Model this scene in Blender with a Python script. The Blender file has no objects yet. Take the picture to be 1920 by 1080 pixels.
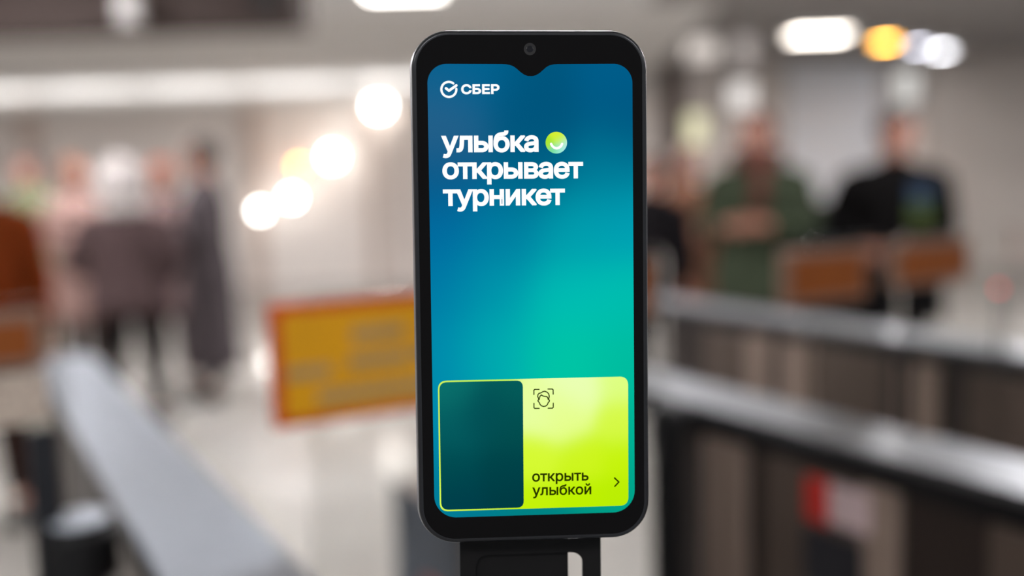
import bpy, bmesh, math, random, json
from math import sin, cos, pi, radians, degrees, atan2, sqrt
from mathutils import Vector, Matrix, Euler

random.seed(7)
scene = bpy.context.scene
COL = scene.collection

# ------------------------------------------------------------------ camera
CAM_H = 1.40
FPX = 1920 * 35 / 36
cam_data = bpy.data.cameras.new('camera')
cam_data.lens = 35; cam_data.sensor_width = 36
cam_data.clip_start = 0.02; cam_data.clip_end = 100
cam = bpy.data.objects.new('camera', cam_data); COL.objects.link(cam)
CAM_R = Matrix.Rotation(radians(90 - 6.1), 3, 'X') @ Matrix.Rotation(radians(-1.6), 3, 'Z')
CAM_M = Matrix.Translation((0, 0, CAM_H)) @ CAM_R.to_4x4()
cam.matrix_world = CAM_M
cam_data.dof.use_dof = True
cam_data.dof.focus_distance = 0.331
cam_data.dof.aperture_fstop = 2.85
cam_data.dof.aperture_blades = 0
scene.camera = cam

# ------------------------------------------------------------------ world, exposure
world = bpy.data.worlds.new('world'); scene.world = world
world.use_nodes = True
bgn = world.node_tree.nodes['Background']
bgn.inputs[0].default_value = (0.80, 0.84, 0.92, 1)
bgn.inputs[1].default_value = 0.5
vs = scene.view_settings
scene.display_settings.display_device = 'sRGB'
vs.view_transform = 'Standard'; vs.look = 'None'; vs.gamma = 1.0; vs.exposure = 0.0
vs.use_curve_mapping = False
scene.cycles.use_denoising = True
scene.cycles.max_bounces = 8
scene.cycles.caustics_reflective = False
scene.cycles.caustics_refractive = False
scene.cycles.sample_clamp_indirect = 4.0

# ------------------------------------------------------------------ helpers
def ray(x, y):
    return CAM_R @ Vector(((x - 960) / FPX, (540 - y) / FPX, -1))
def at(x, y, D):
    d = ray(x, y); return Vector((0, 0, CAM_H)) + d * (D / d.y)
def atz(x, y, z):
    d = ray(x, y); return Vector((0, 0, CAM_H)) + d * ((z - CAM_H) / d.z)

def lin(c):
    r = []
    for v in c[:3]:
        v = v / 255.0
        r.append(v / 12.92 if v <= 0.04045 else ((v + 0.055) / 1.055) ** 2.4)
    return (*r, 1.0)

_mats = {}
def mat(name, rgb, rough=0.6, metal=0.0, var=0.06, scale=14.0, bump=0.0, coat=0.0, spec=0.3, stretch=None):
    if name in _mats: return _mats[name]
    m = bpy.data.materials.new(name); m.use_nodes = True
    nt = m.node_tree; b = nt.nodes['Principled BSDF']
    tc = nt.nodes.new('ShaderNodeTexCoord'); mp = nt.nodes.new('ShaderNodeMapping')
    if stretch: mp.inputs['Scale'].default_value = stretch
    nz = nt.nodes.new('ShaderNodeTexNoise'); nz.inputs['Scale'].default_value = scale; nz.inputs['Detail'].default_value = 4
    nt.links.new(tc.outputs['Object'], mp.inputs[0]); nt.links.new(mp.outputs[0], nz.inputs['Vector'])
    cr = nt.nodes.new('ShaderNodeValToRGB')
    c = lin(rgb)
    cr.color_ramp.elements[0].position = 0.25; cr.color_ramp.elements[1].position = 0.75
    cr.color_ramp.elements[0].color = (*[max(0, v * (1 - 2 * var)) for v in c[:3]], 1)
    cr.color_ramp.elements[1].color = (*[min(1, v * (1 + 2 * var)) for v in c[:3]], 1)
    nt.links.new(nz.outputs['Fac'], cr.inputs[0]); nt.links.new(cr.outputs[0], b.inputs['Base Color'])
    b.inputs['Roughness'].default_value = rough; b.inputs['Metallic'].default_value = metal
    b.inputs['Specular IOR Level'].default_value = spec
    b.inputs['Coat Weight'].default_value = coat
    if bump:
        bp = nt.nodes.new('ShaderNodeBump'); bp.inputs['Strength'].default_value = bump
        nt.links.new(nz.outputs['Fac'], bp.inputs['Height']); nt.links.new(bp.outputs[0], b.inputs['Normal'])
    _mats[name] = m
    return m

def emi(name, rgb, strength=1.0):
    if name in _mats: return _mats[name]
    m = bpy.data.materials.new(name); m.use_nodes = True
    nt = m.node_tree; b = nt.nodes['Principled BSDF']
    b.inputs['Base Color'].default_value = (0, 0, 0, 1)
    b.inputs['Roughness'].default_value = 0.3
    b.inputs['Specular IOR Level'].default_value = 0.0
    b.inputs['Emission Color'].default_value = lin(rgb)
    b.inputs['Emission Strength'].default_value = strength
    _mats[name] = m
    return m

def glass(name, rgb=(252, 253, 252), rough=0.0):
    if name in _mats: return _mats[name]
    m = bpy.data.materials.new(name); m.use_nodes = True
    b = m.node_tree.nodes['Principled BSDF']
    b.inputs['Base Color'].default_value = lin(rgb)
    b.inputs['Roughness'].default_value = rough
    b.inputs['Transmission Weight'].default_value = 1.0
    b.inputs['IOR'].default_value = 1.04
    _mats[name] = m
    return m

def link(o, parent=None):
    COL.objects.link(o)
    if parent is not None: o.parent = parent
    return o

def obj(name, bm, m, parent=None, smooth=False):
    me = bpy.data.meshes.new(name)
    bmesh.ops.recalc_face_normals(bm, faces=bm.faces)
    bm.to_mesh(me); bm.free()
    if m is not None: me.materials.append(m)
    if smooth:
        for p in me.polygons: p.use_smooth = True
    return link(bpy.data.objects.new(name, me), parent)

def thing(name, label, cat, loc=(0, 0, 0), rotz=0, group=None):
    o = bpy.data.objects.new(name, None); o.empty_display_size = 0.05
    COL.objects.link(o); o.location = loc; o.rotation_euler = (0, 0, rotz)
    return tag(o, label, cat, group)
def tag(o, label, cat, group=None):
    o['label'] = label; o['category'] = cat
    if group: o['group'] = group
    return o
def struct(name, bm, m, parent=None, smooth=False):
    o = obj(name, bm, m, parent, smooth)
    if parent is None: o['kind'] = 'structure'
    return o

def add_box(bm, c, s, rz=0.0, bevel=0.0, M=None):
    mm = Matrix.Translation(c) @ Matrix.Rotation(rz, 4, 'Z') @ Matrix.Diagonal((*s, 1))
    if M is not None: mm = M @ mm
    r = bmesh.ops.create_cube(bm, size=1, matrix=mm)
    if bevel:
        es = list({e for v in r['verts'] for e in v.link_edges})
        bmesh.ops.bevel(bm, geom=es, offset=bevel, segments=2, affect='EDGES', profile=0.6)
    return bm
def box(c, s, rz=0.0, bevel=0.0):
    return add_box(bmesh.new(), c, s, rz, bevel)
def add_prism(bm, pts, z0, z1):
    lo = [bm.verts.new((x, y, z0)) for x, y in pts]; hi = [bm.verts.new((x, y, z1)) for x, y in pts]
    n = len(pts)
    bm.faces.new(hi); bm.faces.new(lo[::-1])
    for i in range(n): bm.faces.new((lo[i], lo[(i + 1) % n], hi[(i + 1) % n], hi[i]))
    return bm
def add_lathe(bm, prof, c=(0, 0, 0), seg=32):
    rings = []
    for r, z in prof:
        rings.append([bm.verts.new((c[0] + r * cos(2 * pi * k / seg), c[1] + r * sin(2 * pi * k / seg), c[2] + z)) for k in range(seg)])
    for a, b in zip(rings, rings[1:]):
        for k in range(seg): bm.faces.new((a[k], a[(k + 1) % seg], b[(k + 1) % seg], b[k]))
    bm.faces.new(rings[0][::-1]); bm.faces.new(rings[-1])
    return bm
def add_tube(bm, pts, r, seg=12):
    pts = [Vector(p) for p in pts]; rings = []
    for i, p in enumerate(pts):
        t = (pts[min(i + 1, len(pts) - 1)] - pts[max(i - 1, 0)]).normalized()
        a = t.orthogonal().normalized() if i == 0 else (rings_a - t * rings_a.dot(t)).normalized()
        rings_a = a; b = t.cross(a); rr = r[i] if isinstance(r, (list, tuple)) else r
        rings.append([bm.verts.new(p + (a * cos(2 * pi * k / seg) + b * sin(2 * pi * k / seg)) * rr) for k in range(seg)])
    for A, B in zip(rings, rings[1:]):
        for k in range(seg): bm.faces.new((A[k], A[(k + 1) % seg], B[(k + 1) % seg], B[k]))
    bm.faces.new(rings[0][::-1]); bm.faces.new(rings[-1])
    return bm
def rrect(x0, y0, x1, y1, r, n=10):
    P = []
    for cx, cy, a0 in ((x1 - r, y1 - r, 0), (x0 + r, y1 - r, 90), (x0 + r, y0 + r, 180), (x1 - r, y0 + r, 270)):
        for k in range(n + 1):
            a = radians(a0 + 90 * k / n); P.append((cx + r * cos(a), cy + r * sin(a)))
    return P
def add_sphere(bm, c, s, seg=20, rings=14, cut=None):
    M = Matrix.Translation(c) @ Matrix.Diagonal((*s, 1))
    return bmesh.ops.create_uvsphere(bm, u_segments=seg, v_segments=rings, radius=1, matrix=M)

# ------------------------------------------------------------------ plan: directions along and across the turnstile lanes
_v = ray(-117, 369); U = Vector((_v.x, _v.y, 0)).normalized(); V = Vector((U.y, -U.x, 0))
ANG = atan2(V.y, V.x)                        # local x = across the lanes, local y = along them
def UV(u, v, z=0.0): return U * u + V * v + Vector((0, 0, z))

# ================================================================== THE SETTING
BACK = 14.4; CEIL = 3.0
M_floor = bpy.data.materials.new('polished_stone_floor'); M_floor.use_nodes = True
nt = M_floor.node_tree; b = nt.nodes['Principled BSDF']
tc = nt.nodes.new('ShaderNodeTexCoord'); br = nt.nodes.new('ShaderNodeTexBrick')
br.offset = 0.0; br.inputs['Scale'].default_value = 1.0; br.inputs['Brick Width'].default_value = 0.6; br.inputs['Row Height'].default_value = 0.6
br.inputs['Mortar Size'].default_value = 0.004
br.inputs['Color1'].default_value = lin((146, 143, 138)); br.inputs['Color2'].default_value = lin((140, 136, 131)); br.inputs['Mortar'].default_value = lin((120, 114, 106))
nt.links.new(tc.outputs['Object'], br.inputs['Vector'])
nz = nt.nodes.new('ShaderNodeTexNoise'); nz.inputs['Scale'].default_value = 2.5; nz.inputs['Detail'].default_value = 8
nt.links.new(tc.outputs['Object'], nz.inputs['Vector'])
mx = nt.nodes.new('ShaderNodeMix'); mx.data_type = 'RGBA'; mx.blend_type = 'MULTIPLY'; mx.inputs[0].default_value = 0.25
nt.links.new(br.outputs['Color'], mx.inputs[6]); nt.links.new(nz.outputs['Fac'], mx.inputs[7]); nt.links.new(mx.outputs[2], b.inputs['Base Color'])
b.inputs['Roughness'].default_value = 0.1

M_wall = mat('beige_wall_panels', (240, 232, 226), 0.55, var=0.03, scale=1.2)
M_wall2 = mat('grey_beige_wall_stone', (205, 196, 188), 0.5, var=0.05, scale=1.5)
M_pil = mat('brown_pilaster', (206, 190, 180), 0.6, var=0.04)
M_ceil_shaded = mat('ceiling_shaded', (150, 146, 144), 0.85, var=0.03, scale=2)
M_white = mat('white_plaster', (240, 238, 235), 0.7, var=0.02, scale=2)
M_dark = mat('dark_brown_beam', (62, 50, 46), 0.7)
M_steel = mat('brushed_steel', (196, 196, 198), 0.28, metal=1.0, var=0.05, scale=60, stretch=(1, 0.02, 1))

bm = bmesh.new(); add_box(bm, (0, 6, -0.05), (24, 20, 0.1)); struct('floor', bm, M_floor)
bm = bmesh.new(); add_box(bm, (6.65, 6.4, CEIL + 0.05), (10.7, 17.0, 0.1)); struct('ceiling', bm, M_ceil_shaded)  # right half of one ceiling, its dimmer light put into a darker colour
bm = bmesh.new(); add_box(bm, (-5.35, 6.4, CEIL + 0.05), (13.3, 17.0, 0.1)); struct('ceiling', bm, mat('ceiling_lit', (250, 250, 250), 0.8, var=0.02, scale=2))  # left half of the same ceiling, its brighter light put into the colour
xs = at(1728, 300, BACK).x
bm = bmesh.new(); add_box(bm, ((-12 + xs) / 2, BACK + 0.1, 1.5), (xs + 12, 0.2, 3.0)); struct('wall_back', bm, M_wall)
bm = bmesh.new(); add_box(bm, ((12 + xs) / 2, BACK, 1.5), (12 - xs, 0.4, 3.0)); struct('wall_right', bm, M_wall2)
bm = bmesh.new(); add_box(bm, (-9.5, 7, 1.5), (0.2, 16, 3.0)); struct('wall_left', bm, M_wall)

# pilasters / seams on the back wall
def pil(px, w, m=M_pil, y0=BACK - 0.06, top=CEIL - 0.0):
    p = at(px, 400, BACK)
    bm = box((p.x, y0, top / 2), (w, 0.12, top)); return struct('trim_%d' % (len([o for o in COL.objects if o.name.startswith('trim')]) + 1), bm, m)
pil(482, 0.24); pil(703, 0.14); pil(752, 0.1)
pil(70, 0.25)
pil(1262, 0.28, mat('dark_brown_pilaster', (96, 82, 76), 0.6))

# white cove sloped to catch light, with an added ledge hiding the added uplights
cx1 = at(1215, 300, BACK).x; R0 = 5.0; RV = 0.27
bm = bmesh.new(); prof = [(BACK, CEIL - 0.001), (BACK - R0, CEIL - 0.001)]
prof += [(BACK - R0 + 0.2, CEIL - 0.012), (BACK - 0.5, CEIL - RV + 0.09), (BACK - 0.2, CEIL - RV + 0.04), (BACK, CEIL - RV - 0.04)]
A = [bm.verts.new((-9.4, y, z)) for y, z in prof]; B = [bm.verts.new((cx1, y, z)) for y, z in prof]
for k in range(len(A)): bm.faces.new((A[k], A[(k + 1) % len(A)], B[(k + 1) % len(A)], B[k]))
bm.faces.new(A); bm.faces.new(B[::-1])
struct('trim_cove', bm, M_white)
bm = bmesh.new()
add_box(bm, ((cx1 - 9.4) / 2, BACK - 0.4, 2.58), (cx1 + 9.4, 0.80, 0.04), bevel=0.005)
add_box(bm, ((cx1 - 9.4) / 2, BACK - 0.785, 2.61), (cx1 + 9.4, 0.03, 0.06))
struct('trim_added_ledge', bm, M_white)

# dark beam with the fittings that hang from it
bl = at(-60, 30, 6.2); brr = at(560, 42, 6.2)
bm = box(((bl.x - 2 + brr.x) / 2, 6.4, (brr.z + CEIL) / 2), (brr.x - bl.x + 2, 0.4, CEIL - brr.z)); struct('trim_beam', bm, M_dark)
# door and notice panels
dl = at(1468, 300, BACK); dr = at(1640, 300, BACK)
dz = at(1550, 122, BACK).z
dw = dr.x - dl.x
bm = bmesh.new(); add_box(bm, ((dl.x + dr.x) / 2, BACK - 0.06, dz / 2), (dw, 0.12, dz)); door = struct('door_1', bm, mat('cool_grey_door_paint', (232, 236, 242), 0.5, var=0.02))
bm = bmesh.new()
for s in (-1, 1): add_box(bm, ((dl.x + dr.x) / 2 + s * (dw / 2 + 0.04), BACK - 0.08, dz / 2), (0.08, 0.16, dz))
add_box(bm, ((dl.x + dr.x) / 2, BACK - 0.08, dz + 0.03), (dw + 0.16, 0.16, 0.06)); struct('door_frame', bm, mat('light_frame_paint', (205, 200, 196), 0.5), door)
bm = bmesh.new(); add_tube(bm, [((dl.x + dr.x) / 2 + 0.1, BACK - 0.17, 0.9), ((dl.x + dr.x) / 2 + 0.1, BACK - 0.17, 1.3)], 0.015); struct('door_handle', bm, M_steel, door)

def wall_sign(x0, y0, x1, y1, D, rgb, s, label, cat='sign', name='lightbox_sign', rod=False):
    a = at(x0, y0, D); b_ = at(x1, y1, D)
    t = thing(name, label, cat, ((a.x + b_.x) / 2, D, b_.z))
    w = b_.x - a.x; h = a.z - b_.z
    bm = bmesh.new()
    for sx in (-1, 1): add_box(bm, (sx * (w / 2 + 0.015), 0, h / 2), (0.03, 0.12, h + 0.06))
    for zz in (-0.015, h + 0.015): add_box(bm, (0, 0, zz), (w, 0.12, 0.03))
    add_box(bm, (0, 0.05, h / 2), (w, 0.02, h))
    obj('sign_frame', bm, mat('sign_frame_paint', (150, 145, 140), 0.5), t)
    obj('sign_face', box((0, -0.03, h / 2), (w, 0.02, h)), emi(label[:20], rgb, s), t)
    if rod: obj('hanger_rod', add_tube(bmesh.new(), [(0, 0, h), (0, 0, CEIL - b_.z)], 0.015), mat('sign_frame_paint', (150, 145, 140), 0.5), t)
    return t
wall_sign(1285, 76, 1345, 112, 10.5, (225, 215, 208), 1.1, 'pale lit rectangular sign under the ceiling, topmost beside the dark pillar', rod=True)
wall_sign(1380, 70, 1410, 118, 10.5, (200, 190, 186), 0.85, 'small dim lit sign under the ceiling, narrower neighbour of the pale rectangular sign', rod=True)
wall_sign(1366, 158, 1412, 205, BACK - .06, (232, 226, 222), 1.3, 'white lit sign on the back wall above the person in the green jacket')
wall_sign(1284, 214, 1322, 272, BACK - .06, (232, 226, 190), 1.25, 'pale yellow glowing display above the person in the brown coat')
wall_sign(1676, 132, 1718, 196, BACK - .06, (228, 226, 222), 0.95, 'white lit panel on the wall above the person in the black coat')

# ceiling lights: (pixel x, pixel y, width, depth(y), colour, strength)
def ceiling_light(x, y, w, d, rgb, s, label, group=None, z=CEIL):
    t = thing('ceiling_light', label, 'ceiling light', (x, y, z), 0, group)
    bm = bmesh.new()
    for sx in (-1, 1): add_box(bm, (sx * (w / 2 + 0.02), 0, -0.03), (0.04, d + 0.08, 0.06))
    for sy in (-1, 1): add_box(bm, (0, sy * (d / 2 + 0.02), -0.03), (w, 0.04, 0.06))
    add_box(bm, (0, 0, -0.008), (w, d, 0.012))
    obj('lamp_housing', bm, mat('lamp_housing_white', (225, 225, 225), 0.5), t)
    obj('diffuser', box((0, 0, -0.045), (w, d, 0.02)), emi('diffuser_%d_%d' % (rgb[2], int(s * 10)), rgb, s), t)
    return t
p = atz(1535, 64, CEIL - .045); ceiling_light(p.x, p.y, 0.62, 0.5, (255, 244, 232), 14, 'wide white ceiling light, leftmost of the row right of the phone')
p = atz(1660, 78, CEIL - .045); ceiling_light(p.x, p.y, 0.22, 0.3, (255, 182, 70), 36, 'orange ceiling light between two white ones')
p = atz(1722, 86, CEIL - .045); ceiling_light(p.x, p.y, 0.16, 0.3, (240, 240, 255), 17, 'small white ceiling light just right of the orange one')
p = atz(1766, 94, CEIL - .045); ceiling_light(p.x, p.y, 0.2, 0.3, (250, 250, 255), 24, 'small bright ceiling light, furthest right of the row')
p = atz(755, -22, CEIL - .045); ceiling_light(p.x, p.y, 0.6, 0.5, (255, 248, 240), 14, 'bright square ceiling light cut by the top edge above the phone')
OUT = 'unseen square ceiling light added to light the hall, above the top edge of the photo'  # unseen lamps, added to brighten the hall
for (x, y) in ((-6.0, 5.6), (-5.2, 7.6), (-2.8, 7.2), (-3.0, 4.4), (0.2, 3.6), (0.2, 7.4), (2.8, 4.4)):
    ceiling_light(x, y, 0.8, 0.8, (252, 250, 252), 85 if x < -1 else 62, OUT, 'added ceiling lights out of view')
for (x, y) in ((3.0, 7.3), (4.6, 7.3), (6.2, 8.6), (7.2, 5.6)):  # added to brighten the door and wall on the right
    ceiling_light(x, y, 0.8, 0.8, (252, 250, 252), 50, OUT, 'added ceiling lights out of view')
for (x, y) in ((-2.6, -1.2), (-0.6, -1.8), (1.6, -1.4), (3.6, -0.4)):  # added behind the camera to brighten surfaces that face it
    ceiling_light(x, y, 0.8, 0.8, (252, 250, 252), 27, OUT, 'added ceiling lights out of view')
for k in range(7):  # unseen uplights added to brighten the far ceiling
    x = -8.6 + 1.42 * k
    t = thing('added_cove_light', 'long unseen uplight added on the white ledge under the ceiling of the back wall', 'cove light', (x, BACK - 0.52, 2.60), 0, 'added cove lights on the ledge')
    obj('lamp_tray', box((0, 0, 0.006), (1.3, 0.1, 0.012)), mat('lamp_housing_white', (225, 225, 225), 0.5), t)
    obj('diffuser', box((0, 0, 0.018), (1.28, 0.08, 0.012), bevel=0.003), emi('added_cove_diffuser', (252, 250, 250), 12), t)

# globe lamps on the back wall
def globe(px, py, r, rgb, s, label, D=BACK - 0.32):
    p = at(px, py, D)
    t = thing('globe_lamp', label, 'wall lamp', (p.x, BACK, p.z), 0, 'globe lamps on the back wall')
    bm = bmesh.new(); add_box(bm, (0, -0.02, 0), (0.10, 0.04, 0.16), bevel=0.01); obj('wall_plate', bm, mat('lamp_brass', (150, 130, 100), 0.3, metal=1), t)
    bm = bmesh.new(); add_tube(bm, [(0, -0.03, -0.02), (0, -0.14, -0.10), (0, -0.30, -0.13), (0, -0.32, -r * 0.9)], 0.012); obj('lamp_arm', bm, _mats['lamp_brass'], t)
    bm = bmesh.new(); add_sphere(bm, (0, D - BACK, 0), (r, r, r), 24, 16); obj('globe_shade', bm, emi('globe_%d' % rgb[2], rgb, s), t, True)
    return t
globe(710, 198, 0.105, (255, 250, 244), 24, 'brightest white globe lamp, highest of the descending row beside the phone')
globe(623, 294, 0.085, (255, 250, 244), 24, 'white globe lamp right of the small orange lamp')
globe(561, 312, 0.045, (255, 176, 90), 26, 'small orange globe lamp tucked between the white ones')
globe(547, 371, 0.065, (255, 250, 244), 24, 'white globe lamp just below the small orange lamp')
globe(488, 395, 0.06, (255, 250, 244), 24, 'lowest globe lamp of the row, beside the tall person in grey')

# ================================================================== THE PHONE
MM = 0.001
PH_R = Matrix(((0.99754166, -0.01210356, 0.06902281), (0.01573519, 0.99850658, -0.05231645), (-0.06828651, 0.05327393, 0.99624236)))
PH_T = Vector((6.99743743, -1.37618163, -332.758122))
PH_M = CAM_M @ (Matrix.Translation(PH_T * MM) @ PH_R.to_4x4())
def S(x, y):                                # photo pixel -> millimetres on the screen plane
    d = Vector(((x - 960) / FPX, (540 - y) / FPX, -1)); n = PH_R.col[2]
    k = (n @ PH_T) / (n @ d); q = PH_R.transposed() @ (d * k - PH_T)
    return (q.x, q.y)
K = 0.1766                                  # mm per pixel on the screen

phone = bpy.data.objects.new('smartphone', None); COL.objects.link(phone); phone.matrix_world = PH_M
tag(phone, 'large black smartphone with a glowing blue-green screen, upright on the stand in the centre', 'phone')

def scaled(bm):
    bmesh.ops.scale(bm, vec=(MM, MM, MM), verts=bm.verts); return bm
BX0, BX1, BY0, BY1 = -39.3, 39.0, -84.5, 86.6
# body: lofted rounded shell
bm = bmesh.new(); rings = []
prof = []
for inset, z in ((3.2, -9.2), (1.2, -8.7), (0.25, -7.4), (0.0, -5.6), (0.0, -2.0), (0.15, -1.0), (0.55, -0.35), (1.3, -0.05), (1.75, -0.12)):
    prof.append((inset, z))
for ins, z in prof:
    rings.append([bm.verts.new((x, y, z)) for x, y in rrect(BX0 + ins, BY0 + ins, BX1 - ins, BY1 - ins, max(2, 12.5 - ins), 14)])
for A, B in zip(rings, rings[1:]):
    n = len(A)
    for k in range(n): bm.faces.new((A[k], A[(k + 1) % n], B[(k + 1) % n], B[k]))
bm.faces.new(rings[0][::-1]); bm.faces.new(rings[-1])
obj('phone_body', scaled(bm), mat('dark_phone_shell', (40, 41, 43), 0.3, metal=0.4, var=0.02, scale=300), phone, True)
# polished chamfer ring round the side
bm = bmesh.new(); rings = []
for ins, z in ((0.05, -5.0), (-0.35, -4.7), (-0.5, -4.1), (-0.42, -3.4), (-0.25, -2.7), (0.05, -2.0)):
    rings.append([bm.verts.new((x, y, z)) for x, y in rrect(BX0 + ins, BY0 + ins, BX1 - ins, BY1 - ins, 12.5 - ins, 14)])
for A, B in zip(rings, rings[1:]):
    n = len(A)
    for k in range(n): bm.faces.new((A[k], A[(k + 1) % n], B[(k + 1) % n], B[k]))
obj('side_rim', scaled(bm), mat('polished_rim', (150, 152, 156), 0.38, metal=0.8, var=0.02), phone, True)
# front glass (black bezel)
bm = bmesh.new(); P = rrect(BX0 + 1.7, BY0 + 1.7, BX1 - 1.7, BY1 - 1.7, 10.8, 14)
add_prism(bm, P, -0.6, -0.03)
front = obj('front_glass', scaled(bm), mat('black_glass', (9, 8, 8), 0.2, var=0.02, spec=0.1), phone)
front['label'] = 'black glass bezel around the screen'
# front camera
bm = bmesh.new(); cx, cy = S(993.5, 92)
add_lathe(bm, [(2.0, -0.03), (2.0, 0.0), (1.55, 0.0), (1.5, -0.02)], (cx, cy, 0), 40)
cl = obj('front_camera', scaled(bm), mat('camera_ring', (22, 21, 21), 0.4), phone)
bm = bmesh.new(); add_lathe(bm, [(1.1, -0.02), (1.05, 0.015), (0.5, 0.03)], (cx, cy, 0), 32)
obj('lens', scaled(bm), mat('lens_black', (14, 14, 18), 0.08), cl)
# side button
bm = bmesh.new(); add_box(bm, (BX1 + 0.2, 22, -4.6), (0.9, 12, 2.4), bevel=0.3); obj('power_button', scaled(bm), _mats['dark_phone_shell'], phone)

# ---- screen with the notch; colours are what the display shows
sx0, sy1 = -34.0, 75.5; sx1, sy0 = 34.0, -75.5
R_ = 6.3
P = []
P += [(sx1 - R_ + R_ * cos(radians(a)), sy1 - R_ + R_ * sin(radians(a))) for a in range(0, 91, 8)]
for q in ((1046, 120.3), (1038, 120.8), (1031, 122.3), (1025, 125.4), (1019, 130.6), (1012, 136.8), (1005, 141), (998, 142.8), (990, 142.6), (983, 140.2), (976, 135.2), (969, 129), (963, 124.6), (956, 121.8), (949, 120.6), (941, 120.2)):
    P.append(S(*q))
P += [(sx0 + R_ + R_ * cos(radians(a)), sy1 - R_ + R_ * sin(radians(a))) for a in range(90, 181, 8)]
Rb = 7.5
P += [(sx0 + Rb + Rb * cos(radians(a)), sy0 + Rb + Rb * sin(radians(a))) for a in range(180, 271, 8)]
P += [(sx1 - Rb + Rb * cos(radians(a)), sy0 + Rb + Rb * sin(radians(a))) for a in range(270, 361, 8)]
bm = bmesh.new(); add_prism(bm, P, -0.4, 0.0)

def blend_material(name, pts, sigma):
    """display picture: smooth blend of colours anchored on the screen (object coordinates, metres)"""
    m = bpy.data.materials.new(name); m.use_nodes = True
    nt = m.node_tree; N = nt.nodes; L = nt.links; b = N['Principled BSDF']
    tc = N.new('ShaderNodeTexCoord')
    accC = None; accW = None
    for (x, y, rgb) in pts:
        d = N.new('ShaderNodeVectorMath'); d.operation = 'DISTANCE'
        L.new(tc.outputs['Object'], d.inputs[0]); d.inputs[1].default_value = (x * MM, y * MM, 0)
        a = N.new('ShaderNodeMath'); a.operation = 'DIVIDE'; L.new(d.outputs['Value'], a.inputs[0]); a.inputs[1].default_value = sigma * MM
        s2 = N.new('ShaderNodeMath'); s2.operation = 'MULTIPLY'; L.new(a.outputs[0], s2.inputs[0]); L.new(a.outputs[0], s2.inputs[1])
        ng = N.new('ShaderNodeMath'); ng.operation = 'MULTIPLY'; L.new(s2.outputs[0], ng.inputs[0]); ng.inputs[1].default_value = -1
        w = N.new('ShaderNodeMath'); w.operation = 'EXPONENT'; L.new(ng.outputs[0], w.inputs[0])
        c = N.new('ShaderNodeVectorMath'); c.operation = 'SCALE'; c.inputs[0].default_value = lin(rgb)[:3]; L.new(w.outputs[0], c.inputs['Scale'])
        if accC is None: accC, accW = c, w
        else:
            ac = N.new('ShaderNodeVectorMath'); ac.operation = 'ADD'; L.new(accC.outputs[0], ac.inputs[0]); L.new(c.outputs[0], ac.inputs[1]); accC = ac
            aw = N.new('ShaderNodeMath'); aw.operation = 'ADD'; L.new(accW.outputs[0], aw.inputs[0]); L.new(w.outputs[0], aw.inputs[1]); accW = aw
    inv = N.new('ShaderNodeMath'); inv.operation = 'DIVIDE'; inv.inputs[0].default_value = 1.0; L.new(accW.outputs[0], inv.inputs[1])
    f = N.new('ShaderNodeVectorMath'); f.operation = 'SCALE'; L.new(accC.outputs[0], f.inputs[0]); L.new(inv.outputs[0], f.inputs['Scale'])
    L.new(f.outputs[0], b.inputs['Emission Color']); b.inputs['Emission Strength'].default_value = 1.0
    b.inputs['Base Color'].default_value = (0, 0, 0, 1); b.inputs['Roughness'].default_value = 0.3; b.inputs['Specular IOR Level'].default_value = 0.0
    return m
SCR = [(815, 140, (0, 96, 142)), (900, 135, (0, 100, 146)), (1000, 160, (0, 85, 124)), (1150, 135, (0, 94, 140)), (1180, 220, (0, 86, 128)),
       (820, 220, (42, 96, 136)), (1000, 220, (0, 82, 122)), (820, 330, (8, 90, 138)), (1000, 330, (0, 98, 134)), (1150, 320, (0, 120, 150)),
       (820, 440, (0, 106, 160)), (950, 440, (0, 122, 160)), (1070, 440, (0, 158, 174)), (1180, 420, (0, 160, 180)),
       (820, 540, (0, 122, 166)), (930, 540, (0, 150, 172)), (1060, 560, (0, 190, 180)), (1180, 560, (0, 190, 176)),
       (820, 660, (0, 136, 172)), (930, 660, (0, 172, 176)), (1060, 670, (0, 198, 164)), (1185, 670, (0, 188, 158)),
       (815, 800, (0, 138, 172)), (815, 920, (0, 128, 158)), (860, 965, (0, 120, 144)), (1000, 962, (0, 130, 132)), (1150, 958, (0, 150, 132)), (1186, 840, (0, 180, 150)), (1186, 920, (0, 168, 140))]
screen = obj('display_screen', scaled(bm), blend_material('display_gradient', [(*S(x, y), c) for x, y, c in SCR], 14), phone)
screen['label'] = 'lit display with a blue to turquoise gradient and white heading'
screen.data.materials[0].name = 'display_gradient'

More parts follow.
